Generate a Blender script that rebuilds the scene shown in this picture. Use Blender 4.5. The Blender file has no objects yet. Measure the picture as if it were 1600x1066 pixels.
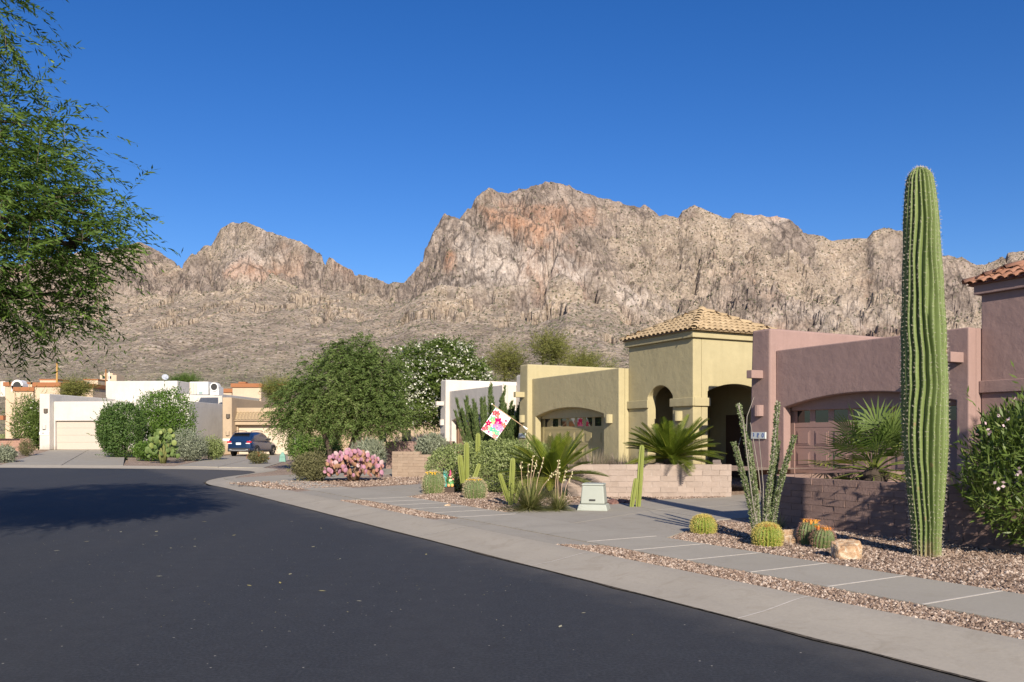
import bpy, bmesh, math, random
import numpy as np
from mathutils import Vector, Matrix, Euler
R = math.radians
sc = bpy.context.scene
rng = np.random.default_rng(7)
random.seed(7)

# ---------------------------------------------------------------- camera, sky, sun, exposure
F, HOR, EYE = 1300.0, 680.0, 1.6          # focal length in photo pixels, horizon row, eye height
cam_d = bpy.data.cameras.new('camera'); cam = bpy.data.objects.new('camera', cam_d)
sc.collection.objects.link(cam); sc.camera = cam
cam.location = (0, 0, EYE); cam.rotation_euler = (R(90), 0, 0)
cam_d.sensor_width = 36; cam_d.lens = 36 * F / 1600
cam_d.shift_y = (HOR - 533) / 1600
cam_d.clip_start = 0.1; cam_d.clip_end = 9000
SUN_EL = R(25.5)
SUN_H = Vector((0.205, -0.979, 0)).normalized()          # towards the sun, horizontally
world = bpy.data.worlds.new('World'); sc.world = world; world.use_nodes = True
wn = world.node_tree.nodes; wl = world.node_tree.links
sky = wn.new('ShaderNodeTexSky'); sky.sky_type = 'NISHITA'; sky.sun_disc = False
sky.sun_elevation = SUN_EL
sky.sun_rotation = math.atan2(SUN_H.x, SUN_H.y)
sky.altitude = 800; sky.air_density = 1.0; sky.dust_density = 1.0; sky.ozone_density = 3.5
hs = wn.new('ShaderNodeHueSaturation'); hs.inputs['Saturation'].default_value = 1.3; hs.inputs['Hue'].default_value = 0.514; wl.new(sky.outputs[0], hs.inputs['Color'])
wl.new(hs.outputs[0], wn['Background'].inputs[0]); wn['Background'].inputs[1].default_value = 0.087
sun_d = bpy.data.lights.new('sun', 'SUN'); sun = bpy.data.objects.new('sun', sun_d)
sc.collection.objects.link(sun); sun_d.energy = 4.8; sun_d.angle = R(0.53); sun_d.color = (1.0, 0.89, 0.755)
sdir = Vector((SUN_H.x * math.cos(SUN_EL), SUN_H.y * math.cos(SUN_EL), math.sin(SUN_EL)))
sun.rotation_euler = sdir.to_track_quat('Z', 'Y').to_euler(); sun.location = sdir * 50
vs = sc.view_settings; vs.view_transform = 'Standard'; vs.look = 'None'; vs.exposure = 0.62; vs.gamma = 1.0
vs.use_curve_mapping = False

# ---------------------------------------------------------------- helpers
def G(px, py, z=0.1):                     # a photo pixel on level ground at height z
    d = (EYE - z) * F / (py - HOR)
    return Vector(((px - 800) / F * d, d, z))
def link(o, parent=None):
    sc.collection.objects.link(o)
    if parent is not None: o.parent = parent
    return o
def tag(o, label=None, cat=None, group=None, kind=None):
    if label: o['label'] = label
    if cat: o['category'] = cat
    if group: o['group'] = group
    if kind: o['kind'] = kind
    return o
def empty(name, loc=(0, 0, 0), rz=0, parent=None):
    o = bpy.data.objects.new(name, None); o.location = loc; o.rotation_euler = (0, 0, rz)
    o.empty_display_size = 0.2
    return link(o, parent)
def mesh_obj(name, me, mat=None, parent=None, loc=None, rot=None):
    if mat is not None and not me.materials: me.materials.append(mat)
    o = bpy.data.objects.new(name, me)
    if loc is not None: o.location = loc
    if rot is not None: o.rotation_euler = rot
    return link(o, parent)
def inst(o, parent=None, loc=None, rot=None, scale=None, name=None):
    c = o.copy(); c.parent = parent
    if loc is not None: c.location = loc
    if rot is not None: c.rotation_euler = rot
    if scale is not None: c.scale = scale
    sc.collection.objects.link(c); return c
def np_mesh(name, verts, faces, rnd=None, smooth=False):
    verts = np.asarray(verts, np.float32); faces = np.asarray(faces, np.int32)
    k = faces.shape[1]; me = bpy.data.meshes.new(name)
    me.vertices.add(len(verts)); me.vertices.foreach_set('co', verts.ravel())
    me.loops.add(faces.size); me.loops.foreach_set('vertex_index', faces.ravel())
    me.polygons.add(len(faces)); me.polygons.foreach_set('loop_start', np.arange(0, faces.size, k, dtype=np.int32))
    me.polygons.foreach_set('use_smooth', np.full(len(faces), smooth))
    if rnd is not None:
        a = me.attributes.new('rnd', 'FLOAT', 'FACE'); a.data.foreach_set('value', np.asarray(rnd, np.float32))
    me.update(calc_edges=True); return me

class MB:                                  # collects simple solids into one mesh
    def __init__(s): s.v = []; s.f = []; s.r = []; s.m = []; s.mi = 0
    def add(s, vs, fs, r=0.5):
        b = len(s.v); s.v += [tuple(v) for v in vs]
        for f in fs: s.f.append([b + i for i in f]); s.r.append(r); s.m.append(s.mi)
    def box(s, x0, x1, y0, y1, z0, z1, M=None, r=0.5):
        vs = [Vector((x, y, z)) for z in (z0, z1) for y in (y0, y1) for x in (x0, x1)]
        if M is not None: vs = [M @ v for v in vs]
        s.add(vs, [(0, 2, 3, 1), (4, 5, 7, 6), (0, 1, 5, 4), (2, 6, 7, 3), (0, 4, 6, 2), (1, 3, 7, 5)], r)
    def prism(s, poly, h, M=None, r=0.5):  # poly in xy, extruded 0..h along z
        n = len(poly)
        a = sum(poly[i][0] * poly[(i + 1) % n][1] - poly[(i + 1) % n][0] * poly[i][1] for i in range(n))
        if a < 0: poly = poly[::-1]
        vs = [Vector((p[0], p[1], 0)) for p in poly] + [Vector((p[0], p[1], h)) for p in poly]
        if M is not None: vs = [M @ v for v in vs]
        fs = [tuple(range(n))[::-1], tuple(range(n, 2 * n))]
        for i in range(n): j = (i + 1) % n; fs.append((i, j, n + j, n + i))
        s.add(vs, fs, r)
    def tube(s, pts, rad, n=6, cap=True, r=0.5):
        pts = [Vector(p) for p in pts]
        if not hasattr(rad, '__len__'): rad = [rad] * len(pts)
        vs = []; up = Vector((0.31, 0.17, 0.94))
        for i, p in enumerate(pts):
            t = (pts[min(i + 1, len(pts) - 1)] - pts[max(i - 1, 0)]).normalized()
            a = t.cross(up)
            if a.length < 1e-3: a = t.cross(Vector((1, 0, 0)))
            a.normalize(); b = t.cross(a)
            for k in range(n):
                q = 2 * math.pi * k / n
                vs.append(p + (a * math.cos(q) + b * math.sin(q)) * rad[i])
        fs = []
        for i in range(len(pts) - 1):
            for k in range(n):
                k2 = (k + 1) % n
                fs.append((i * n + k, i * n + k2, (i + 1) * n + k2, (i + 1) * n + k))
        if cap: fs.append(tuple(range(n))[::-1]); fs.append(tuple(range((len(pts) - 1) * n, len(pts) * n)))
        s.add(vs, fs, r)
    def lathe(s, prof, n=16, c=(0, 0, 0), r=0.5, M=None):     # prof [(radius, z)]
        vs = []; fs = []
        for (ra, z) in prof:
            for k in range(n):
                q = 2 * math.pi * k / n
                v = Vector((c[0] + ra * math.cos(q), c[1] + ra * math.sin(q), c[2] + z))
                vs.append(M @ v if M is not None else v)
        for i in range(len(prof) - 1):
            for k in range(n):
                k2 = (k + 1) % n
                fs.append((i * n + k, i * n + k2, (i + 1) * n + k2, (i + 1) * n + k))
        fs.append(tuple(range(n))[::-1]); fs.append(tuple(range((len(prof) - 1) * n, len(prof) * n)))
        s.add(vs, fs, r)
    def ell(s, c, rad, n=10, m=7, r=0.5, M=None):
        prof = []
        vs = []; fs = []
        for i in range(m + 1):
            t = math.pi * i / m
            for k in range(n):
                q = 2 * math.pi * k / n
                v = Vector((rad[0] * math.sin(t) * math.cos(q), rad[1] * math.sin(t) * math.sin(q), -rad[2] * math.cos(t)))
                if M is not None: v = M @ v
                vs.append(v + Vector(c))
        for i in range(m):
            for k in range(n):
                k2 = (k + 1) % n
                fs.append((i * n + k, i * n + k2, (i + 1) * n + k2, (i + 1) * n + k))
        s.add(vs, fs, r)
    def mesh(s, name='m', smooth=False):
        me = bpy.data.meshes.new(name); me.from_pydata(s.v, [], s.f)
        me.polygons.foreach_set('use_smooth', [smooth] * len(s.f))
        a = me.attributes.new('rnd', 'FLOAT', 'FACE'); a.data.foreach_set('value', s.r)
        if any(s.m): me.polygons.foreach_set('material_index', s.m)
        me.update(); return me
    def build(s, name, mat, parent=None, loc=None, rot=None, smooth=False, bevel=0, seg=2):
        me = s.mesh(name, smooth)
        if isinstance(mat, (list, tuple)):
            for m in mat: me.materials.append(m)
            mat = None
        o = mesh_obj(name, me, mat, parent, loc, rot)
        if bevel:
            b = o.modifiers.new('bevel', 'BEVEL'); b.width = bevel; b.segments = seg; b.limit_method = 'ANGLE'
            b.angle_limit = R(40)
            me.polygons.foreach_set('use_smooth', [True] * len(me.polygons))
            w = o.modifiers.new('wn', 'WEIGHTED_NORMAL'); w.keep_sharp = False
        return o
def smooth01(t): t = np.clip(t, 0, 1); return t * t * (3 - 2 * t)

# value / gradient noise in numpy
_perm = np.random.default_rng(3).random((256, 256)).astype(np.float32)
def vnoise(x, y):
    xi = np.floor(x).astype(int); yi = np.floor(y).astype(int); fx = x - xi; fy = y - yi
    fx = fx * fx * fx * (fx * (fx * 6 - 15) + 10); fy = fy * fy * fy * (fy * (fy * 6 - 15) + 10)
    a = _perm[xi & 255, yi & 255]; b = _perm[(xi + 1) & 255, yi & 255]
    c = _perm[xi & 255, (yi + 1) & 255]; d = _perm[(xi + 1) & 255, (yi + 1) & 255]
    return (a + (b - a) * fx) * (1 - fy) + (c + (d - c) * fx) * fy
def fbm(x, y, o=5, gain=0.5, lac=2.03):
    s = 0; a = 1; t = 0
    for i in range(o):
        s = s + a * (vnoise(x + 17.3 * i, y - 9.1 * i) * 2 - 1); t += a; a *= gain; x = x * lac; y = y * lac
    return s / t
def ridged(x, y, o=5, gain=0.5, lac=2.1):
    s = 0; a = 1; t = 0
    for i in range(o):
        s = s + a * (1 - np.abs(vnoise(x + 31.7 * i, y + 5.3 * i) * 2 - 1)) ** 2; t += a; a *= gain; x = x * lac; y = y * lac
    return s / t

# ---------------------------------------------------------------- materials
MATS = {}
def base_mat(name, rough=0.9, spec=0.3):
    m = bpy.data.materials.new(name); m.use_nodes = True
    nt = m.node_tree; b = nt.nodes['Principled BSDF']
    b.inputs['Roughness'].default_value = rough; b.inputs['Specular IOR Level'].default_value = spec
    return m, nt, b
def N(nt, t, **k):
    n = nt.nodes.new(t)
    for a, v in k.items():
        if a in n.inputs: n.inputs[a].default_value = v
        else: setattr(n, a, v)
    return n
def mixc(nt, fac, a, b, mode='MIX'):
    n = nt.nodes.new('ShaderNodeMix'); n.data_type = 'RGBA'; n.blend_type = mode
    for s, v in ((0, fac), (6, a), (7, b)):
        if hasattr(v, 'is_output'): nt.links.new(v, n.inputs[s])
        elif s == 0: n.inputs[0].default_value = v
        else: n.inputs[s].default_value = (*v, 1) if len(v) == 3 else v
    return n.outputs[2]
def ramp(nt, src, stops):
    n = nt.nodes.new('ShaderNodeValToRGB'); e = n.color_ramp.elements
    while len(e) < len(stops): e.new(0.5)
    for i, (p, c) in enumerate(stops):
        e[i].position = p; e[i].color = (c, c, c, 1) if not hasattr(c, '__len__') else (*c, 1)
    nt.links.new(src, n.inputs[0]); return n.outputs[0]
def coords(nt, kind='Object', scale=(1, 1, 1)):
    if kind == 'World':
        t = nt.nodes.new('ShaderNodeNewGeometry').outputs['Position']
    else: t = nt.nodes.new('ShaderNodeTexCoord').outputs[kind]
    mp = nt.nodes.new('ShaderNodeMapping'); mp.inputs['Scale'].default_value = scale
    nt.links.new(t, mp.inputs[0]); return mp.outputs[0]
def noise(nt, vec, scale, detail=5, rough=0.55, dist=0):
    n = N(nt, 'ShaderNodeTexNoise', Scale=scale, Detail=detail, Roughness=rough, Distortion=dist)
    nt.links.new(vec, n.inputs['Vector']); return n.outputs['Fac']
def voro(nt, vec, scale, out='Distance', feature='F1', rand=1.0):
    n = nt.nodes.new('ShaderNodeTexVoronoi'); n.feature = feature; n.inputs['Scale'].default_value = scale
    n.inputs['Randomness'].default_value = rand
    nt.links.new(vec, n.inputs['Vector']); return n.outputs[out]
def bump(nt, b, h, strength=0.4, dist=0.02, prev=None):
    n = nt.nodes.new('ShaderNodeBump'); n.inputs['Strength'].default_value = strength; n.inputs['Distance'].default_value = dist
    nt.links.new(h, n.inputs['Height'])
    if prev is not None: nt.links.new(prev, n.inputs['Normal'])
    if b is not None: nt.links.new(n.outputs[0], b.inputs['Normal'])
    return n.outputs[0]
def setc(nt, b, c): nt.links.new(c, b.inputs['Base Color'])

def plain(name, col, rough=0.6, spec=0.4, metal=0, var=0.12, scale=6, bmp=0.0):
    if name in MATS: return MATS[name]
    m, nt, b = base_mat(name, rough, spec); b.inputs['Metallic'].default_value = metal
    v = coords(nt, 'Object'); n = noise(nt, v, scale)
    lo = tuple(c * (1 - var) for c in col); hi = tuple(min(1, c * (1 + var)) for c in col)
    setc(nt, b, mixc(nt, n, lo, hi))
    if bmp: bump(nt, b, noise(nt, v, scale * 6), bmp, 0.01)
    MATS[name] = m; return m
def stucco(name, col, dirt=0.85):
    m, nt, b = base_mat(name, 0.95, 0.15); v = coords(nt, 'World')
    big = noise(nt, v, 0.55, 5, 0.6); med = noise(nt, v, 3.2, 6, 0.65, 0.4)
    c = mixc(nt, ramp(nt, big, [(0.3, 0.0), (0.72, 1.0)]), tuple(x * 0.9 for x in col), tuple(min(1, x * 1.05) for x in col))
    c = mixc(nt, ramp(nt, med, [(0.42, 0.0), (0.8, 0.55)]), c, tuple(x * dirt for x in col))
    vs_ = coords(nt, 'World', (2.6, 2.6, 0.22)); st = noise(nt, vs_, 1.6, 4, 0.6)
    c = mixc(nt, ramp(nt, st, [(0.50, 0.0), (0.80, 0.5)]), c, tuple(x * 0.78 for x in col))
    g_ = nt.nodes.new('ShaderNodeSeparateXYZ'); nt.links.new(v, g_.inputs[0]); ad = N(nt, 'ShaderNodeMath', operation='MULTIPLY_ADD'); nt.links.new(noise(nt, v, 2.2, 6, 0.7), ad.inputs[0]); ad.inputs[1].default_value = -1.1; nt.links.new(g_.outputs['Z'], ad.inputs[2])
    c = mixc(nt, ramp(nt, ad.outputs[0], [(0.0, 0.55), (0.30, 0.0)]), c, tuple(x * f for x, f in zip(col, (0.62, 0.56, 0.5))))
    setc(nt, b, c)
    n1 = bump(nt, None, noise(nt, v, 45, 4, 0.7), 0.35, 0.012)
    bump(nt, b, noise(nt, v, 3.0, 3), 0.35, 0.05, n1)
    MATS[name] = m; return m
def foliage(name, c1, c2, c3=None, rough=0.6, trans=0.35):
    m, nt, b = base_mat(name, rough, 0.25)
    at = N(nt, 'ShaderNodeAttribute', attribute_name='rnd')
    stops = [(0.0, c1), (1.0, c2)] if c3 is None else [(0.0, c1), (0.6, c2), (1.0, c3)]
    col = ramp(nt, at.outputs['Fac'], stops)
    setc(nt, b, col)
    tr = nt.nodes.new('ShaderNodeBsdfTranslucent')
    nt.links.new(mixc(nt, 1.0, col, (1.0, 1.0, 0.55), 'MULTIPLY'), tr.inputs[0])
    mx = nt.nodes.new('ShaderNodeMixShader'); mx.inputs[0].default_value = trans
    out = nt.nodes['Material Output']
    nt.links.new(b.outputs[0], mx.inputs[1]); nt.links.new(tr.outputs[0], mx.inputs[2]); nt.links.new(mx.outputs[0], out.inputs[0])
    MATS[name] = m; return m
def bark(name, col):
    m, nt, b = base_mat(name, 0.95, 0.1); v = coords(nt, 'Object', (1, 1, 0.3))
    n = noise(nt, v, 18, 6, 0.7); setc(nt, b, mixc(nt, n, tuple(c * 0.5 for c in col), tuple(c * 1.4 for c in col)))
    bump(nt, b, n, 0.7, 0.03); MATS[name] = m; return m
def glass_dark(name, col=(0.012, 0.014, 0.016), rough=0.04):
    m, nt, b = base_mat(name, rough, 0.9); b.inputs['Base Color'].default_value = (*col, 1); MATS[name] = m; return m

# ---------------------------------------------------------------- leaves
def unit(a): return a / np.maximum(np.linalg.norm(a, axis=-1, keepdims=True), 1e-6)
def leaf_quads(pos, d, nrm, L, W):
    d = unit(d); s = unit(np.cross(d, nrm)); L = np.asarray(L)[..., None]; W = np.asarray(W)[..., None]
    v = np.stack([pos, pos + d * L * 0.45 + s * W * 0.5, pos + d * L, pos + d * L * 0.45 - s * W * 0.5], 1)
    return v.reshape(-1, 3)
def quads_for(n): return np.arange(n * 4).reshape(n, 4)
def rand_dirs(n, r=rng): return unit(r.normal(size=(n, 3)))
def cloud_points(blobs, n, fill=0.35, lump=0.16, seed=0, freq=2.2):
    """points in the outer shell of a set of ellipsoids (cx,cy,cz,rx,ry,rz); returns points, outward directions"""
    r = np.random.default_rng(seed); B = np.array(blobs, float)
    w = (B[:, 3] * B[:, 4] + B[:, 4] * B[:, 5] + B[:, 3] * B[:, 5]); w /= w.sum()
    i = r.choice(len(B), n, p=w); d = rand_dirs(n, r)
    q = r.random(n) ** 0.5; rad = fill + (1 - fill) * q
    lum = 1 + lump * fbm(d[:, 0] * freq + i * 3.7 + seed, d[:, 1] * freq + d[:, 2] * freq * 1.7, 3)
    lum2 = 1 + lump * 0.7 * fbm(d[:, 0] * freq * 3.1 + i, d[:, 2] * freq * 3.1 + d[:, 1] * 4.0, 2)
    p = B[i, :3] + d * B[i, 3:] * (rad * lum * lum2)[:, None]
    return p, unit(d / B[i, 3:]), r
# ---------------------------------------------------------------- mountains
def interp(tab, x):
    t = np.array(tab, float); return np.interp(x, t[:, 0], t[:, 1])
SKYL = [(-700, 470), (-300, 440), (-120, 425), (0, 412), (90, 396), (150, 384), (185, 375), (215, 372), (240, 382), (275, 402), (284, 405),
        (300, 389), (318, 377), (330, 380), (345, 351), (360, 340), (385, 340), (420, 352), (460, 368), (500, 385), (545, 408),
        (575, 426), (612, 436), (630, 434), (640, 424), (655, 405), (665, 380), (680, 350), (695, 325), (715, 319), (735, 316), (745, 299),
        (765, 288), (795, 294), (830, 280), (855, 275), (880, 278), (920, 296), (960, 305), (985, 311), (1000, 314), (1008, 309),
        (1022, 318), (1030, 326), (1060, 326), (1066, 314), (1085, 310), (1110, 321), (1130, 331), (1140, 332), (1149, 322),
        (1190, 320), (1235, 325), (1255, 344), (1300, 361), (1355, 359), (1365, 348), (1390, 343), (1410, 347), (1470, 378),
        (1500, 388), (1525, 399), (1540, 401), (1560, 392), (1575, 382), (1600, 380), (1680, 390), (1800, 360), (2000, 400), (2400, 450)]
CLIFF = [(-700, 520), (-100, 480), (150, 452), (250, 440), (350, 432), (450, 428), (540, 432), (610, 446), (640, 444), (700, 452), (770, 458), (830, 462), (885, 446),
         (940, 460), (1000, 488), (1060, 514), (1150, 530), (1300, 540), (1600, 550), (2400, 580)]
RIDGED = [(-700, 3300), (240, 3200), (300, 3100), (400, 2900), (500, 2720), (560, 2600), (625, 2470), (645, 2430), (760, 2400), (860, 2600), (1000, 2700),
          (1200, 2700), (1400, 2600), (1600, 2500), (2400, 2300)]
CLIFFD = [(-700, 2500), (240, 2450), (400, 2400), (560, 2400), (625, 2250), (660, 2130), (760, 2110), (890, 2010), (960, 1960), (1060, 1800),
          (1200, 1700), (1400, 1600), (2400, 1500)]
NA, ND = 1120, 320
ax = np.concatenate([np.linspace(-520, 0, 110, endpoint=False), np.linspace(0, 1620, NA - 180), np.linspace(1625, 2250, 70)])
NA = len(ax)
tt = np.linspace(0, 1, ND)
AX = np.repeat(ax[:, None], ND, 1)
rd, cd = 0.74 * interp(RIDGED, AX), 0.74 * interp(CLIFFD, AX)
# radial samples: dense on the cliff band
D0 = 620.0
ts = np.where(tt < 0.42, tt / 0.42, np.where(tt < 0.93, 1 + (tt - 0.42) / 0.51, 2 + (tt - 0.93) / 0.07))
TS = np.repeat(ts[None, :], NA, 0)
DD = np.where(TS < 1, D0 + (cd - D0) * TS, np.where(TS < 2, cd + (rd - cd) * (TS - 1), rd + 900 * (TS - 2)))
er = (HOR - interp(SKYL, AX)) / F; ec = (HOR - interp(CLIFF, AX)) / F
zr = er * rd; zc = ec * cd
XX = (AX - 800) / F * DD
low = np.clip((DD - D0) / (cd - D0), 0, 1)
z_low = zc * (0.5 * low + 0.5 * low ** 1.7)
hi = np.clip(TS - 1, 0, 1)
steep = interp([(-700, 0.5), (100, 0.6), (330, 0.8), (430, 0.7), (560, 0.3), (640, 1.0), (880, 1.0), (960, 0.55), (1050, 0.2), (1300, 0.15), (1600, 0.25), (2400, 0.2)], AX)
g_cliff = np.where(hi < 0.5, 1 - (1 - hi / 0.5) ** 2.0 * 1.0, 1.0) * 0.78 + 0.22 * hi
g_soft = 0.55 * hi + 0.45 * hi ** 1.5
g = steep * g_cliff + (1 - steep) * g_soft
ZZ = np.where(TS < 1, z_low, zc + (zr - zc) * g)
back = np.clip(TS - 2, 0, 1); ZZ = np.where(TS > 2, zr * (1 - 0.5 * back), ZZ)
# relief
rockm = smooth01((hi - 0.02) / 0.1) * (1 - back)
mix_ = fbm(XX / 130 + 4, DD / 130 + ZZ / 160, 5, 0.6)
rockm = rockm * np.clip(0.12 + 0.88 * steep + 1.6 * mix_, 0, 1)
rockm = np.maximum(rockm, smooth01((fbm(XX / 70 + 9, DD / 110, 5, 0.62) - 0.22) / 0.16) * smooth01((low - 0.62) / 0.25) * (hi < 0.05) * 0.8)
edge = 1 - smooth01((hi - 0.86) / 0.14) * 0.86          # keep the skyline where it is
gul = ridged(XX / 300 + 2.2, DD / 620 + 1.3, 4)
ZZ = ZZ - (1 - gul) * 46 * low * (1 - smooth01(hi / 0.25)) * smooth01(low / 0.5)
ZZ = ZZ + fbm(XX / 45, DD / 45, 4) * 7 * low * (1 - hi * 0.5) * edge
body = smooth01(hi / 0.2) * edge * (1 - back)
ZZ = ZZ - (1 - ridged(XX / 210 + DD / 520, DD / 270 + 7.7, 5, 0.5)) * 190 * body * (0.30 + 0.70 * (1 - steep))
ZZ = ZZ - (1 - ridged(XX / 85 + ZZ / 130, ZZ / 90 + DD / 200 + 3.3, 4, 0.55)) * 62 * rockm * edge
ZZ = ZZ - (1 - ridged(XX / 20 + ZZ / 60 + 5.1, ZZ / 24 + DD / 34, 4, 0.6)) * 22 * rockm * (0.2 + 0.8 * edge)
ZZ = ZZ - (1 - ridged(XX / 40 - DD / 60, DD / 45 + 1.7, 4, 0.6)) * 16 * body * (1 - rockm)
lim = er * DD + 2.0 * fbm(AX / 5.0, AX * 0 + 2.2, 3) * (DD / rd)
ZZ = np.where(TS <= 2, np.minimum(ZZ, lim), ZZ)
# the big diagonal ledge and the deep chimney of the main face
def groove(px0, py0, px1, py1, wid, depth):
    global ZZ
    PY = HOR - F * ZZ / DD
    t = np.clip(((AX - px0) * (px1 - px0) + (PY - py0) * (py1 - py0)) / ((px1 - px0) ** 2 + (py1 - py0) ** 2), 0, 1)
    dist = np.hypot(AX - px0 - t * (px1 - px0), PY - py0 - t * (py1 - py0)) + 3 * fbm(AX / 9, PY / 9, 2)
    ZZ = ZZ - depth * np.exp(-(dist / wid) ** 2) * (hi > 0.01) * (1 - back)
groove(700, 322, 862, 386, 7, 26); groove(866, 380, 846, 446, 6, 42); groove(1090, 400, 1084, 450, 5, 30)
rg = random.Random(8)
for _ in range(26):
    gx, gy = rg.uniform(660, 1560), rg.uniform(330, 500); gl = rg.uniform(18, 70); ga = rg.choice((R(24), R(30), R(-62), R(70), R(38)))
    groove(gx, gy, gx + gl * math.cos(ga), gy + gl * math.sin(ga), rg.uniform(2.5, 5), rg.uniform(8, 20))
for _ in range(9):
    gx, gy = rg.uniform(200, 560), rg.uniform(370, 440); gl = rg.uniform(14, 45); ga = rg.choice((R(24), R(-62), R(78)))
    groove(gx, gy, gx + gl * math.cos(ga), gy + gl * math.sin(ga), rg.uniform(2.5, 4), rg.uniform(8, 16))
groove(905, 470, 925, 440, 5, 22); groove(930, 455, 930, 480, 4, 20); groove(660, 400, 700, 420, 6, 14)
verts = np.stack([XX, DD, ZZ - 2.0 + 3.0 * np.clip((DD - 600) / 200, 0, 1)], 2).reshape(-1, 3)
ii = (np.arange(NA - 1)[:, None] * ND + np.arange(ND - 1)[None, :]).ravel()
me = np_mesh('mountain', verts, np.stack([ii, ii + ND, ii + ND + 1, ii + 1], 1), smooth=False)
dzd = np.gradient(ZZ, axis=1) / np.maximum(np.gradient(DD, axis=1), 1e-3)
dzx = np.gradient(ZZ, axis=0) / np.maximum(np.abs(np.gradient(XX, axis=0)), 1e-3)
slope = np.hypot(dzd, dzx)
rock = np.clip(rockm * 0.95 + smooth01((slope - 1.0) / 0.9) * 0.35 * smooth01(hi / 0.06) - 0.12, 0, 1)
a = me.attributes.new('rock', 'FLOAT', 'POINT'); a.data.foreach_set('value', rock.astype(np.float32).ravel())
PY = HOR - F * ZZ / DD
def patch(cx, cy, rx, ry, rot=0.0):
    dx, dy = AX - cx, PY - cy; c_, s_ = math.cos(rot), math.sin(rot); u = (dx * c_ + dy * s_) / rx; v = (-dx * s_ + dy * c_) / ry
    return smooth01((1.15 - np.hypot(u, v) + 0.7 * fbm(AX / 28, PY / 28, 4)) / 0.5)
pale = np.clip(patch(770, 405, 95, 48, 0.35) + patch(1000, 470, 90, 20, 0.5) + patch(880, 425, 40, 34) + patch(720, 445, 60, 14) + 0.8 * patch(1190, 340, 60, 14) + 0.6 * patch(400, 400, 70, 40) + 0.7 * patch(1330, 490, 130, 26), 0, 1) * (hi > 0)
rust = np.clip(patch(800, 352, 60, 13, 0.45) + patch(703, 403, 14, 22) + 0.7 * patch(850, 345, 90, 30) + 0.6 * patch(400, 425, 60, 12) + 0.5 * patch(1190, 335, 70, 12), 0, 1) * (hi > 0)
for nm, ar_ in (('pale', pale), ('rust', rust)):
    a = me.attributes.new(nm, 'FLOAT', 'POINT'); a.data.foreach_set('value', ar_.astype(np.float32).ravel())
m, nt, b = base_mat('mountain_rock', 0.95, 0.1)
w1 = coords(nt, 'World'); 
at = N(nt, 'ShaderNodeAttribute', attribute_name='rock').outputs['Fac']
big = noise(nt, w1, 0.006, 6, 0.6); med = noise(nt, w1, 0.03, 8, 0.68)
wst = coords(nt, 'World', (1, 1, 0.5)); wst.node.inputs['Rotation'].default_value = (0, R(24), 0); streak = noise(nt, wst, 0.05, 8, 0.7, 0.6)
rockc = ramp(nt, streak, [(0.28, (0.075, 0.063, 0.056)), (0.42, (0.18, 0.152, 0.132)), (0.56, (0.30, 0.255, 0.22)), (0.70, (0.35, 0.305, 0.265)), (0.85, (0.25, 0.19, 0.15))])
rockc = mixc(nt, ramp(nt, big, [(0.56, 0.0), (0.72, 0.6)]), rockc, (0.36, 0.215, 0.145))
rockc = mixc(nt, ramp(nt, med, [(0.56, 0.0), (0.75, 0.5)]), rockc, (0.40, 0.355, 0.315))
pf = N(nt, 'ShaderNodeAttribute', attribute_name='pale').outputs['Fac']; rf_ = N(nt, 'ShaderNodeAttribute', attribute_name='rust').outputs['Fac']
pm = N(nt, 'ShaderNodeMath', operation='MULTIPLY'); nt.links.new(pf, pm.inputs[0]); nt.links.new(ramp(nt, streak, [(0.35, 0.15), (0.6, 0.75)]), pm.inputs[1])
rockc = mixc(nt, pm.outputs[0], rockc, (0.47, 0.43, 0.39))
rm = N(nt, 'ShaderNodeMath', operation='MULTIPLY'); nt.links.new(rf_, rm.inputs[0]); nt.links.new(ramp(nt, med, [(0.35, 0.2), (0.6, 0.75)]), rm.inputs[1])
rockc = mixc(nt, rm.outputs[0], rockc, (0.40, 0.225, 0.14))
tal = ramp(nt, med, [(0.25, (0.21, 0.175, 0.138)), (0.5, (0.325, 0.275, 0.215)), (0.75, (0.41, 0.35, 0.28))])
blk = voro(nt, w1, 0.16, 'Color'); sepb = nt.nodes.new('ShaderNodeSeparateColor'); nt.links.new(blk, sepb.inputs[0])
tal = mixc(nt, ramp(nt, sepb.outputs[0], [(0.78, 0.0), (0.84, 0.7)]), tal, (0.44, 0.385, 0.33))
tal = mixc(nt, ramp(nt, sepb.outputs[1], [(0.86, 0.0), (0.9, 0.6)]), tal, (0.15, 0.12, 0.10))
# lower slopes carry more green scrub
geo = nt.nodes.new('ShaderNodeNewGeometry'); sep = nt.nodes.new('ShaderNodeSeparateXYZ'); nt.links.new(geo.outputs['Position'], sep.inputs[0])
hz = N(nt, 'ShaderNodeMapRange'); nt.links.new(sep.outputs['Z'], hz.inputs[0])
hz.inputs[1].default_value = 10; hz.inputs[2].default_value = 120; hz.inputs[3].default_value = 0.7; hz.inputs[4].default_value = 0.0
gpat = N(nt, 'ShaderNodeMath', operation='MULTIPLY'); nt.links.new(hz.outputs[0], gpat.inputs[0])
nt.links.new(ramp(nt, noise(nt, w1, 0.02, 6, 0.7), [(0.35, 0.2), (0.62, 1.0)]), gpat.inputs[1])
tal = mixc(nt, gpat.outputs[0], tal, (0.19, 0.20, 0.085))
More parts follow.
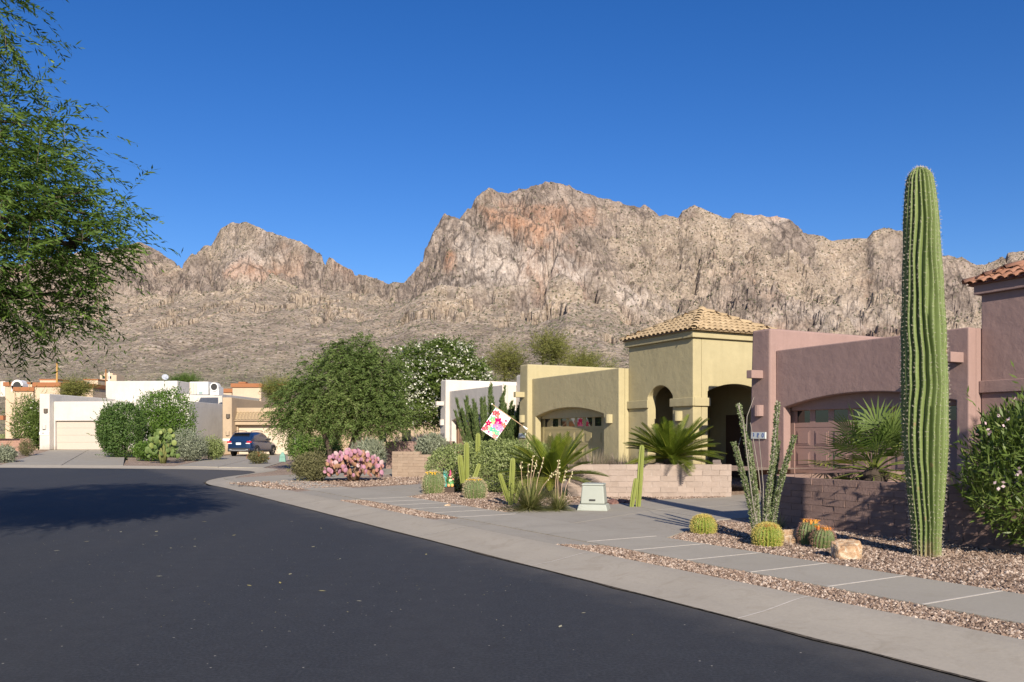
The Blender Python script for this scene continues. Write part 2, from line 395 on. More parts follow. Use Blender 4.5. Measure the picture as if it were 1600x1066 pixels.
# shrubs as dots
def dots(scale, thr, col, base, amount):
    d = voro(nt, w1, scale); c = voro(nt, w1, scale, 'Color'); s = nt.nodes.new('ShaderNodeSeparateColor'); nt.links.new(c, s.inputs[0])
    f = N(nt, 'ShaderNodeMath', operation='MULTIPLY')
    nt.links.new(ramp(nt, d, [(thr, 1.0), (thr + 0.1, 0.0)]), f.inputs[0])
    nt.links.new(ramp(nt, s.outputs[0], [(1 - amount, 0.0), (1 - amount + 0.03, 0.9)]), f.inputs[1])
    return mixc(nt, f.outputs[0], base, col)
veg = (0.055, 0.062, 0.036)
tal = dots(0.16, 0.3, (0.12, 0.115, 0.07), tal, 0.35)
sh = mixc(nt, at, tal, rockc)
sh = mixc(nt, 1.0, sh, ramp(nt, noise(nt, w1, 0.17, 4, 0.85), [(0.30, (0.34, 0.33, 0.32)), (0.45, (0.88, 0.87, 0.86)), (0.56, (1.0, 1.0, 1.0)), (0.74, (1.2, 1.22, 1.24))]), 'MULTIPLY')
sh = mixc(nt, 1.0, sh, ramp(nt, noise(nt, w1, 0.014, 4, 0.6), [(0.32, (0.76, 0.74, 0.74)), (0.5, (1.06, 1.03, 1.02)), (0.68, (1.26, 1.21, 1.17))]), 'MULTIPLY')  # broad noise paints sunlit and shaded rock planes into the colour
fr = N(nt, 'ShaderNodeTexVoronoi', Scale=0.022); fr.feature = 'DISTANCE_TO_EDGE'
fw = nt.nodes.new('ShaderNodeVectorMath'); fw.operation = 'MULTIPLY_ADD'; fn = N(nt, 'ShaderNodeTexNoise', Scale=0.03, Detail=5.0); nt.links.new(wst, fn.inputs['Vector']); nt.links.new(fn.outputs['Color'], fw.inputs[0]); fw.inputs[1].default_value = (38, 38, 38); nt.links.new(wst, fw.inputs[2]); nt.links.new(fw.outputs[0], fr.inputs['Vector'])
ff = N(nt, 'ShaderNodeMath', operation='MULTIPLY'); nt.links.new(ramp(nt, fr.outputs['Distance'], [(0.0, 0.8), (0.055, 0.0)]), ff.inputs[0]); nt.links.new(at, ff.inputs[1])
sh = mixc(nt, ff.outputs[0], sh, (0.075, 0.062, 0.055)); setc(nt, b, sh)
n1 = bump(nt, None, med, 0.9, 9.0)
n2 = bump(nt, None, noise(nt, wst, 0.11, 7, 0.75), 0.9, 4.0, n1)
bump(nt, b, voro(nt, w1, 0.13), 0.75, 2.2, n2)
MATS['mountain'] = m
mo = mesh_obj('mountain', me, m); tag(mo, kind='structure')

# scrub on the slopes: low clumps, far too many to count
def clumps(name, P, S, seed, mat):
    r = np.random.default_rng(seed); n = len(P)
    base = np.array([(1, 0, 0.25), (0.2, 0.95, 0.2), (-0.9, 0.35, 0.25), (-0.45, -0.85, 0.2), (0.6, -0.8, 0.25), (0.05, 0.0, 1.0)])
    V = base[None] * (0.75 + 0.5 * r.random((n, 6, 1))) + r.normal(size=(n, 6, 3)) * 0.1
    V = V * S[:, None, None]; V += P[:, None, :]
    V[:, :5, 2] -= S[:, None] * 0.35
    Fc = np.array([(0, 1, 5), (1, 2, 5), (2, 3, 5), (3, 4, 5), (4, 0, 5)])
    me = np_mesh(name, V.reshape(-1, 3), (np.arange(n)[:, None, None] * 6 + Fc[None]).reshape(-1, 3), np.repeat(r.random(n), 5))
    return tag(mesh_obj(name, me, mat), kind='stuff')
rr = np.random.default_rng(5)
Pm = np.stack([XX, DD, ZZ + 1], 2)
NS = 128000
ci = rr.integers(0, NA - 1, NS); cj = rr.integers(0, int(ND * 0.93), NS)
fu, fv = rr.random((2, NS, 1))
PP = (Pm[ci, cj] * (1 - fu) + Pm[ci + 1, cj] * fu) * (1 - fv) + (Pm[ci, cj + 1] * (1 - fu) + Pm[ci + 1, cj + 1] * fu) * fv
dens = np.where(rock[ci, cj] > 0.5, 0.22 + 0.35 * smooth01((AX[ci, cj] - 900) / 120) + 0.2 * smooth01((hi[ci, cj] - 0.75) / 0.2) - 0.18 * np.clip(pale[ci, cj], 0, 1), 0.5 + 0.3 * smooth01((AX[ci, cj] - 900) / 150)) * (0.35 + 0.95 * vnoise(PP[:, 0] / 90, PP[:, 1] / 90)) * np.clip(0.5 + DD[ci, cj] / 2400, 0, 1)
keep = (rr.random(NS) < dens) & (DD[ci, cj] > 640) & (AX[ci, cj] > -60) & (AX[ci, cj] < 1660)
PP = PP[keep]
mscrub = foliage('hill_scrub', (0.065, 0.07, 0.042), (0.115, 0.118, 0.07), (0.20, 0.185, 0.12), 0.9, 0.05)
clumps('hillside_scrub', PP, 0.7 + 2.1 * rr.random(len(PP)) ** 2.4, 6, mscrub)
# denser green desert scrub on the plain
n_ = 14000
dd_ = 210 + 640 * rr.random(n_) ** 0.7; xx_ = (-0.66 + 1.34 * rr.random(n_)) * dd_
mplain = foliage('plain_scrub', (0.10, 0.12, 0.045), (0.20, 0.22, 0.09), (0.27, 0.25, 0.14), 0.9, 0.1)
clumps('desert_scrub', np.stack([xx_, dd_, np.full(n_, 0.4)], 1), 0.7 + 1.5 * rr.random(n_) ** 1.8, 8, mplain)

# the plain in front of the mountains: one sheet out to the horizon
def sheet(name, poly, z, mat, kind='structure', th=None):
    mb = MB()
    n = len(poly)
    a_ = sum(poly[i][0] * poly[(i + 1) % n][1] - poly[(i + 1) % n][0] * poly[i][1] for i in range(n))
    if a_ < 0: poly = poly[::-1]
    if th: mb.prism(poly, th, Matrix.Translation((0, 0, z - th)))
    else: mb.add([(p[0], p[1], z) for p in poly], [tuple(range(n))])
    o = mb.build(name, mat); tag(o, kind=kind); return o
m, nt, b = base_mat('desert_soil', 0.97, 0.1); w1 = coords(nt, 'World')
n_ = noise(nt, w1, 0.08, 7, 0.7); setc(nt, b, mixc(nt, n_, (0.19, 0.16, 0.09), (0.33, 0.26, 0.17))); bump(nt, b, noise(nt, w1, 4, 6), 0.5, 0.1)
soil = m
ring = [(5200 * math.cos(2 * math.pi * k / 48), 5200 * math.sin(2 * math.pi * k / 48)) for k in range(48)]
sheet('ground', ring, -0.06, soil)

# ---------------------------------------------------------------- street, kerb, pavements
C0 = Vector((0, 10.5, 0)); UC = Vector((-0.51, 0.86, 0)).normalized(); VC = Vector((0.86, 0.51, 0)).normalized()
def SV(s, v, z=0.0): p = C0 + UC * s + VC * v; return Vector((p.x, p.y, z))
m, nt, b = base_mat('asphalt', 0.82, 0.35); w1 = coords(nt, 'World')
n1 = noise(nt, w1, 0.35, 6, 0.62); n2 = noise(nt, w1, 38, 4, 0.75)
c = mixc(nt, n1, (0.0165, 0.0185, 0.0220), (0.027, 0.030, 0.035))
c = mixc(nt, ramp(nt, n2, [(0.40, 0.0), (0.66, 0.8)]), c, (0.062, 0.066, 0.072))
wtrk = N(nt, 'ShaderNodeMapping'); nt.links.new(w1, wtrk.inputs[0]); wtrk.inputs['Rotation'].default_value = (0, 0, R(30.7)); wtrk.inputs['Scale'].default_value = (0.55, 0.05, 1)
c = mixc(nt, ramp(nt, noise(nt, wtrk.outputs[0], 1.0, 5, 0.6), [(0.42, 0.0), (0.72, 0.7)]), c, (0.046, 0.047, 0.049))
c = mixc(nt, ramp(nt, noise(nt, w1, 5.0, 7, 0.7), [(0.42, 0.0), (0.72, 0.5)]), c, (0.022, 0.022, 0.025))
spk = voro(nt, w1, 5.5); c = mixc(nt, ramp(nt, spk, [(0.035, 0.9), (0.05, 0.0)]), c, (0.36, 0.34, 0.29))
crk = N(nt, 'ShaderNodeTexVoronoi', Scale=0.22); crk.feature = 'DISTANCE_TO_EDGE'
wd = nt.nodes.new('ShaderNodeVectorMath'); wd.operation = 'ADD'; nt.links.new(w1, wd.inputs[0])
nn = N(nt, 'ShaderNodeTexNoise', Scale=1.4, Detail=6.0); nt.links.new(w1, nn.inputs['Vector']); nt.links.new(nn.outputs['Color'], wd.inputs[1]); nt.links.new(wd.outputs[0], crk.inputs['Vector'])
crf = N(nt, 'ShaderNodeMath', operation='MULTIPLY'); nt.links.new(ramp(nt, crk.outputs['Distance'], [(0.0, 0.35), (0.004, 0.0)]), crf.inputs[0]); nt.links.new(ramp(nt, n1, [(0.45, 0.0), (0.6, 1.0)]), crf.inputs[1])
c = mixc(nt, crf.outputs[0], c, (0.016, 0.016, 0.018))
dt = nt.nodes.new('ShaderNodeVectorMath'); dt.operation = 'DOT_PRODUCT'; nt.links.new(w1, dt.inputs[0]); dt.inputs[1].default_value = tuple(VC)
ds = N(nt, 'ShaderNodeMath', operation='MULTIPLY_ADD'); nt.links.new(noise(nt, w1, 1.3, 6, 0.7), ds.inputs[0]); ds.inputs[1].default_value = 1.4; nt.links.new(dt.outputs['Value'], ds.inputs[2])
mr = N(nt, 'ShaderNodeMapRange'); nt.links.new(ds.outputs[0], mr.inputs[0]); k0 = C0.dot(VC); mr.inputs[1].default_value = k0 + 0.15; mr.inputs[2].default_value = k0 + 0.85; mr.inputs[3].default_value = 0.0; mr.inputs[4].default_value = 0.5
c = mixc(nt, mr.outputs[0], c, (0.115, 0.105, 0.092))
setc(nt, b, c); bump(nt, b, noise(nt, w1, 130, 2, 0.6), 0.35, 0.006)
asphalt = m
OUT = [SV(-14, 0), SV(0, 0), SV(9, 0), SV(17.6, 0), (-9.65, 26.4), (-10.35, 27.9), (-10.8, 29.6), (-10.95, 31.5), (-10.85, 33.4), (-10.75, 35.0), (-11.2, 36.5), (-12.4, 37.7), (-14.4, 38.6), (-19, 39.7), (-25, 40.6), (-40, 42.2), (-70, 43)]
OUT = [Vector((p[0], p[1], 0)) for p in OUT]
INN = [(-70, 33.5), (-40, 32.5), (-24.5, 30.6), (-21.5, 29.4), (-19.6, 27.4), (-18.6, 24.6)]
left = [SV(s, -7.4) for s in (14, 5, -14)]
sheet('road', [(p[0], p[1]) for p in OUT] + INN + [(p[0], p[1]) for p in left], 0.0, asphalt)

# concrete
def concrete(name, col, stain=0.5):
    m, nt, b = base_mat(name, 0.93, 0.15); w1 = coords(nt, 'World'); w2 = coords(nt, 'Object')
    n1 = noise(nt, w1, 0.9, 7, 0.66, 0.5); n2 = noise(nt, w1, 26, 5, 0.7)
    c = mixc(nt, n1, tuple(x * 0.78 for x in col), tuple(min(1, x * 1.14) for x in col))
    c = mixc(nt, ramp(nt, noise(nt, w1, 2.7, 7, 0.7, 0.8), [(0.52, 0.0), (0.78, stain)]), c, tuple(x * f for x, f in zip(col, (0.66, 0.62, 0.56))))
    c = mixc(nt, ramp(nt, n2, [(0.4, 0.0), (0.8, 0.3)]), c, tuple(x * 0.6 for x in col))
    oi = nt.nodes.new('ShaderNodeObjectInfo')
    c = mixc(nt, ramp(nt, oi.outputs['Random'], [(0.0, 0.0), (1.0, 0.28)]), c, tuple(x * 0.72 for x in col))
    setc(nt, b, c); bump(nt, b, n2, 0.25, 0.008); MATS[name] = m; return m
conc = concrete('concrete', (0.385, 0.355, 0.295)); conc_kerb = concrete('concrete_kerb', (0.405, 0.365, 0.298), 0.7)
conc_drive = concrete('concrete_drive', (0.37, 0.34, 0.283), 0.8)
grout = plain('joint_filler', (0.52, 0.48, 0.42), 0.9, 0.1, 0, 0.3, 9)
# the kerb: rolled concrete, sections with a joint between them
KW, KH = 0.94, 0.11
prof = [(0.0, 0.006), (0.12, 0.016), (0.32, 0.034), (0.52, 0.062), (0.68, 0.088), (0.80, 0.103), (KW, KH)]
# resample the outer line
def resample(pts, step):
    out = [pts[0].copy()]; acc = 0
    for i in range(len(pts) - 1):
        a, b_ = pts[i], pts[i + 1]; L = (b_ - a).length; k = max(1, int(L / step))
        for j in range(1, k + 1): out.append(a.lerp(b_, j / k))
    return out
kl = resample(OUT, 0.42)
for _ in range(6): kl = [kl[0]] + [(kl[i - 1] + kl[i] * 2 + kl[i + 1]) / 4 for i in range(1, len(kl) - 1)] + [kl[-1]]
def nrm_at(pl, i):
    t = (pl[min(i + 1, len(pl) - 1)] - pl[max(i - 1, 0)]).normalized(); return Vector((t.y, -t.x, 0))
kerb = empty('kerb', (0, 0, 0)); tag(kerb, kind='structure')
def kerb_run(line, per=8):
    i = 0; n = len(line)
    while i < n - 1:
        j = min(i + per, n - 1); mb = MB(); rows = []
        for k in range(i, j + 1):
            nr = nrm_at(line, k); t = Vector((-nr.y, nr.x, 0)); off = 0.006 if k == i else (-0.006 if k == j else 0)
            rows.append([line[k] + t * off + nr * w + Vector((0, 0, z)) for w, z in prof] + [line[k] + t * off + nr * KW + Vector((0, 0, -0.05))])
        vs = [v for r_ in rows for v in r_]; w_ = len(prof) + 1; fs = []
        for a in range(len(rows) - 1):
            for c_ in range(w_ - 1): fs.append((a * w_ + c_, a * w_ + c_ + 1, (a + 1) * w_ + c_ + 1, (a + 1) * w_ + c_))
        fs.append(tuple(range(w_))); fs.append(tuple(range((len(rows) - 1) * w_, len(rows) * w_))[::-1])
        mb.add(vs, fs); o = mb.build('kerb_section', conc_kerb, kerb, smooth=False)
        # filler strip in the joint
        nr = nrm_at(line, i); t = Vector((-nr.y, nr.x, 0)); mb = MB()
        st = [line[i] + nr * w + Vector((0, 0, z + 0.003)) for w, z in prof]
        mb.add([p + t * 0.010 for p in st] + [p - t * 0.010 for p in st], [(q, q + 1, len(st) + q + 1, len(st) + q) for q in range(len(st) - 1)])
        mb.build('joint', grout, kerb)
        i = j
kerb_run(kl)

# dirt, grit and a painted shadow line along the seam between kerb and asphalt
m, nt, b = base_mat('seam_dirt_shadow', 0.97, 0.1); w1 = coords(nt, 'World')
setc(nt, b, ramp(nt, noise(nt, w1, 14, 5, 0.7), [(0.35, (0.035, 0.031, 0.028)), (0.55, (0.10, 0.085, 0.066)), (0.75, (0.24, 0.19, 0.13))]))
mb = MB(); vs_ = []; rq = random.Random(2)
for i_ in range(0, len(kl)):
    nr = nrm_at(kl, i_)
    for off_ in (-0.004 - 0.05 * rq.random() ** 4, 0.008 + 0.012 * rq.random()): vs_.append(kl[i_] + nr * off_ + Vector((0, 0, 0.0105)))
mb.add(vs_, [(2 * q, 2 * q + 1, 2 * q + 3, 2 * q + 2) for q in range(len(kl) - 1)]); tag(mb.build('road_edge', m), kind='structure')

# gravel yards
def gravel_mat(name, cols, scale):
    m, nt, b = base_mat(name, 0.95, 0.15); w1 = coords(nt, 'World')
    v = nt.nodes.new('ShaderNodeTexVoronoi'); v.inputs['Scale'].default_value = scale; nt.links.new(w1, v.inputs['Vector'])
    s = nt.nodes.new('ShaderNodeSeparateColor'); nt.links.new(v.outputs['Color'], s.inputs[0])
    c = ramp(nt, s.outputs[0], [(0.0, cols[0]), (0.5, cols[1]), (1.0, cols[2])])
    c = mixc(nt, ramp(nt, noise(nt, w1, 0.8, 5), [(0.4, 0.0), (0.75, 0.4)]), c, cols[0])
    setc(nt, b, c); bump(nt, b, v.outputs['Distance'], 0.6, 0.03); MATS[name] = m; return m
gcols = [(0.19, 0.14, 0.105), (0.34, 0.255, 0.195), (0.48, 0.38, 0.30)]
gravel = gravel_mat('gravel', gcols, 26)
back = [kl[i] + nrm_at(kl, i) * (KW - 0.01) for i in range(0, len(kl), 3)]
right_far = [(p.x, p.y) for p in back] + [(-70, 150), (130, 260), (160, 60), (60, -25), (12, -10)]
sheet('gravel_yard', right_far, 0.098, gravel)
lv = [SV(-14, -7.55), SV(5, -7.55), SV(14, -7.55)]
sheet('verge', [(p.x, p.y) for p in lv] + [(-18.75, 24.6), (-19.75, 27.4), (-21.6, 29.3), (-24.5, 30.45), (-40, 32.3), (-70, 33.3), (-70, -30), (-3, -20)], 0.09, gravel)

# sidewalk slabs
walk = empty('sidewalk', (0, 0, 0)); tag(walk, kind='structure')
ZW = 0.118
def quad_slab(name, p4, z, th, mat, parent, bev=0.008):
    mb = MB(); c = sum((Vector((p[0], p[1], 0)) for p in p4), Vector()) / 4
    mb.prism([(p[0] - c.x, p[1] - c.y) for p in p4], th, Matrix.Translation((0, 0, -th)))
    o = mb.build(name, mat, parent, loc=(c.x, c.y, z)); return o
slab0 = None
s = -10.6
jmb = MB()
while s < 17.5:
    drive = (0.5 < s < 4.4) or (9.4 < s < 12.6)
    if slab0 is None:
        mb = MB(); mb.prism([(0.008, 0), (1.0, 0), (1.0, 1.24), (0.008, 1.24)], 0.1, Matrix.Translation((0, 0, -0.1)))
        slab0 = mb.build('slab', conc, walk, loc=SV(s, 2.70, ZW), rot=(0, 0, math.atan2(UC.y, UC.x)))
    else: inst(slab0, walk, SV(s, 2.70, ZW), None)
    j = MB(); j.box(-0.012, 0.012, 0, 1.24, -0.09, 0.004 if not drive else 0.002)
    j.build('joint', grout if not drive else conc_drive, walk, loc=SV(s + 0.004, 2.70, ZW - 0.002), rot=(0, 0, math.atan2(UC.y, UC.x)))
    s += 1.0
def driveway(name, polys, z=0.108, mat=None):
    e = empty(name, (0, 0, 0)); tag(e, kind='structure')
    for p4 in polys: quad_slab('slab', p4, z, 0.08, mat or conc_drive, e)
    return e
def split_quad(a, b_, c, d, nu, nv, gap=0.012):       # a-b near edge, d-c far edge
    a, b_, c, d = (Vector((p[0], p[1])) for p in (a, b_, c, d)); out = []
    def P(u, v): return (a.lerp(b_, u)).lerp(d.lerp(c, u), v)
    for i in range(nu):
        for j in range(nv):
            gu, gv = gap / max((b_ - a).length, .1), gap / max((d - a).length, .1)
            u0, u1, v0, v1 = i / nu + gu, (i + 1) / nu - gu, j / nv + gv, (j + 1) / nv - gv
            out.append([P(u0, v0), P(u1, v0), P(u1, v1), P(u0, v1)])
    return out
def sv2(s, v): p = SV(s, v); return (p.x, p.y)
# apron between kerb and pavement, then the drive itself
driveway('driveway', split_quad(sv2(0.45, 0.95), sv2(4.3, 0.95), sv2(4.3, 1.44), sv2(0.0, 1.44), 1, 1)
         + split_quad(sv2(0.2, 2.71), sv2(4.9, 2.71), (2.15, 18.6), (3.6, 14.6), 2, 1)
         + split_quad((3.6, 14.62), (2.15, 18.62), (6.9, 21.6), (8.85, 17.9), 2, 2))
driveway('driveway', split_quad(sv2(9.3, 0.95), sv2(12.7, 0.95), sv2(13.0, 1.44), sv2(9.3, 1.44), 1, 1)
         + split_quad(sv2(9.6, 2.71), sv2(13.4, 2.71), (-2.9, 25.2), (-1.9, 22.8), 2, 1)
         + split_quad((-1.9, 22.82), (-2.9, 25.22), (1.0, 33.2), (3.2, 28.9), 2, 2))
driveway('driveway', split_quad((-8.35, 25.7), (-9.95, 28.7), (-8.4, 31.4), (-6.5, 28.4), 2, 1)
         + split_quad((-6.48, 28.4), (-8.38, 31.4), (-3.4, 42.6), (-1.2, 38.3), 2, 2))

# loose stones on the near gravel, real geometry
def stones(name, n, sampler, size, z, seed):
    r = np.random.default_rng(seed); xy = sampler(r, n)
    n = len(xy); S = size * (0.55 + 0.9 * r.random(n))
    base = np.array([(1, 0, 0), (-1, 0, 0), (0, 1, 0), (0, -1, 0), (0, 0, 1), (0, 0, -1)], float)
    V = base[None] * (0.65 + 0.7 * r.random((n, 6, 1))) + r.normal(size=(n, 6, 3)) * 0.16
    V[:, :, 2] *= 0.72
    q = r.random(n) * 6.283; cq, sq = np.cos(q), np.sin(q)
    x = V[:, :, 0] * cq[:, None] - V[:, :, 1] * sq[:, None]; y = V[:, :, 0] * sq[:, None] + V[:, :, 1] * cq[:, None]
    V = np.stack([x, y, V[:, :, 2]], 2) * S[:, None, None] * 0.5
    V += np.stack([xy[:, 0], xy[:, 1], z + S * 0.16], 1)[:, None, :]
    Fc = np.array([(0, 2, 4), (2, 1, 4), (1, 3, 4), (3, 0, 4), (2, 0, 5), (1, 2, 5), (3, 1, 5), (0, 3, 5)])
    faces = (np.arange(n)[:, None, None] * 6 + Fc[None]).reshape(-1, 3)
    me = np_mesh(name, V.reshape(-1, 3), faces, np.repeat(r.random(n), 8))
    o = mesh_obj(name, me, MATS['stone']); return o
m, nt, b = base_mat('stone', 0.9, 0.2); at = N(nt, 'ShaderNodeAttribute', attribute_name='rnd')
setc(nt, b, ramp(nt, at.outputs['Fac'], [(0.0, (0.085, 0.058, 0.043)), (0.35, (0.19, 0.132, 0.098)), (0.75, (0.32, 0.24, 0.183)), (1.0, (0.48, 0.40, 0.33))])); MATS['stone'] = m
def strip(s0, s1, v0, v1, k0=0.0, k1=0.0):
    def f(r, n):
        s = s0 + (s1 - s0) * r.random(n); v = v0 + (v1 - v0) * r.random(n)
        q = (v - v0) / (v1 - v0)
        ok = (s > s0 + k0 * (1 - q)) & (s < s1 - k1 * q)
        s, v = s[ok], v[ok]
        return np.stack([C0.x + UC.x * s + VC.x * v, C0.y + UC.y * s + VC.y * v], 1)
    return f
tag(stones('gravel', 11500, strip(-9.5, 0.45, 0.95, 1.45, 0, 0.5), 0.032, 0.10, 1), kind='stuff')
tag(stones('gravel', 23000, strip(-7.5, -0.2, 2.72, 5.6, 0, 0.2), 0.035, 0.10, 2), kind='stuff')
tag(stones('gravel', 3200, strip(4.3, 9.4, 0.95, 1.45, 0.4, 0.4), 0.036, 0.10, 3), kind='stuff')
def tri(a, b_, c, d):
    def f(r, n):
        u, v = r.random(n), r.random(n); a_, b2, c_, d_ = (np.array(p) for p in (a, b_, c, d))
        return (a_ * (1 - u)[:, None] + b2 * u[:, None]) * (1 - v)[:, None] + (d_ * (1 - u)[:, None] + c_ * u[:, None]) * v[:, None]
    return f
tag(stones('gravel', 7500, tri(sv2(4.9, 2.72), sv2(9.5, 2.72), (-1.5, 22.5), (2.4, 19.9)), 0.038, 0.10, 4), kind='stuff')
tag(stones('gravel', 2500, tri((2.2, 18.7), (2.0, 19.9), (5.2, 20.1), (4.9, 19.9)), 0.045, 0.10, 6), kind='stuff')
tag(stones('gravel', 4500, tri((-6.2, 22.7), (-9.0, 26.0), (-3.2, 30.0), (-2.9, 25.4)), 0.05, 0.10, 5), kind='stuff')
tag(stones('gravel', 4500, tri(sv2(-0.22, 2.72), sv2(0.15, 2.72), (3.55, 14.45), (4.9, 13.15)), 0.036, 0.10, 9), kind='stuff')
# fallen leaves and grit on the road
r = np.random.default_rng(11); n = 420
p = np.stack([-7 + 8 * r.random(n) ** 1.3, 6.5 + 9 * r.random(n), np.full(n, 0.004)], 1)
p = p[(p[:, 0] > -0.58 * p[:, 1])]; n = len(p)
d = np.stack([r.normal(size=n), r.normal(size=n), 0.05 * r.normal(size=n)], 1); L = np.where(r.random(n) < 0.10, 0.08, 0.018) * (0.5 + r.random(n))
me = np_mesh('fallen_leaves', leaf_quads(p, d, np.tile((0, 0, 1.0), (n, 1)), L, L * 0.35), quads_for(n), r.random(n))
tag(mesh_obj('fallen_leaves', me, foliage('dry_leaf', (0.40, 0.34, 0.10), (0.55, 0.52, 0.38), None, 0.8, 0.1)), kind='stuff')
# ---------------------------------------------------------------- houses along the near side: one plan, three colours
EX = Vector((0.458, -0.889, 0)).normalized(); EY = Vector((0.889, 0.458, 0)).normalized()
HROT = math.atan2(EX.y, EX.x)
ZB = 0.10
pane_m = glass_dark('window_glass')
iron = plain('dark_metal', (0.03, 0.028, 0.026), 0.5, 0.5)
number_white = plain('number_white', (0.75, 0.74, 0.70), 0.6)
number_dark = plain('number_dark', (0.05, 0.05, 0.06), 0.6)
XZ = Matrix(((1, 0, 0, 0), (0, 0, -1, 0), (0, 1, 0, 0), (0, 0, 0, 1)))      # poly (x,z) extruded along -y
def wall_xz(name, poly, y0, th, mat, parent, bevel=0.03):
    """outline in x,z; front face at y0, thickness th towards +y"""
    mb = MB(); mb.prism(poly, th, Matrix.Translation((0, y0 + th, 0)) @ XZ)
    return mb.build(name, mat, parent, bevel=bevel, seg=3)
YZ = Matrix(((0, 0, -1, 0), (1, 0, 0, 0), (0, 1, 0, 0), (0, 0, 0, 1)))
def wall_yz(name, poly, x1, th, mat, parent, bevel=0.03):
    """outline in y,z; outer face at x1, thickness towards -x"""
    mb = MB(); mb.prism(poly, th, Matrix.Translation((x1, 0, 0)) @ YZ)
    return mb.build(name, mat, parent, bevel=bevel, seg=3)
def box(name, x0, x1, y0, y1, z0, z1, mat, parent, bevel=0.0, seg=2):
    mb = MB(); mb.box(x0, x1, y0, y1, z0, z1); return mb.build(name, mat, parent, bevel=bevel, seg=seg)
def arch(x0, x1, z0, rise, n=14):
    w = (x1 - x0) / 2; rad = (w * w + rise * rise) / (2 * rise); cz = z0 + rise - rad; cx = (x0 + x1) / 2
    a0 = math.asin(w / rad)
    return [(cx + rad * math.sin(-a0 + 2 * a0 * k / n), cz + rad * math.cos(-a0 + 2 * a0 * k / n)) for k in range(n + 1)]
def lettering(txt, size, parent, loc, rot, mat, name='house_number', ext=0.004):
    cu = bpy.data.curves.new(name, 'FONT'); cu.body = txt; cu.size = size; cu.extrude = ext; cu.align_x = 'CENTER'; cu.align_y = 'CENTER'
    tmp = bpy.data.objects.new(name, cu); sc.collection.objects.link(tmp)
    me = bpy.data.meshes.new_from_object(tmp.evaluated_get(bpy.context.evaluated_depsgraph_get()))
    bpy.data.objects.remove(tmp); me.materials.clear()
    return mesh_obj(name, me, mat, parent, loc, rot)

def panel_door(parent, x0, x1, y, z0, z1, mat, cols=8, rows=4, windows=True):
    """sectional garage door: backing, raised panels, a row of glazed lights at the top"""
    d = box('garage_door', x0, x1, y, y + 0.05, z0, z1, mat, parent)
    W, H = (x1 - x0) / cols, (z1 - z0) / rows
    # section joints stand as a thin groove: each section is its own slab
    for r_ in range(rows):
        zz = z0 + r_ * H
        if windows and r_ == rows - 1: continue
        if r_ == 0:
            mb = MB(); 
            for s_ in ((0.09, 0.0, 0.010), (0.13, 0.0, 0.022)):
                mb.box(s_[0], W - s_[0], -s_[2], 0.002, s_[0], H - s_[0])
            base = mb.mesh('panel'); base.materials.append(mat)
        for c_ in range(cols):
            mesh_obj('panel', base, None, d, (x0 + c_ * W, y - 0.012, zz))
    for r_ in range(rows):
        zz = z0 + r_ * H
        if windows and r_ == rows - 1:
            mb = MB(); mb.box(x0, x1, y - 0.014, y - 0.001, zz + 0.006, zz + 0.13); mb.box(x0, x1, y - 0.014, y - 0.001, z1 - 0.11, z1 - 0.003)
            for c_ in range(cols + 1):
                a_ = max(x0, x0 + c_ * W - 0.09); b_ = min(x1, x0 + c_ * W + 0.09)
                mb.box(a_, b_, y - 0.013, y - 0.002, zz + 0.13, z1 - 0.11)
            mb.build('section', mat, d)
            for c_ in range(cols):
                p_ = box('pane', x0 + c_ * W + 0.09, x0 + (c_ + 1) * W - 0.09, y - 0.006, y - 0.002, zz + 0.13, z1 - 0.11, pane_m, d)
        else:
            box('section', x0, x1, y - 0.012, y - 0.001, zz + 0.006, zz + H - 0.006, mat, d)
    return d

def sconce(parent, x, y, z, mat, name='wall_lamp'):
    mb = MB(); n = 8
    pts = [(0.15 * math.cos(math.pi * k / n), -0.17 * math.sin(math.pi * k / n)) for k in range(n + 1)]
    mb.prism(pts, 0.30); return mb.build(name, mat, parent, (x, y + 0.002, z))
def viga(parent, x, y, z, mat, L=0.42, w=0.20, h=0.22):
    return box('beam_end', x - w / 2, x + w / 2, y - L, y + 0.05, z - h / 2, z + h / 2, mat, parent, bevel=0.012)

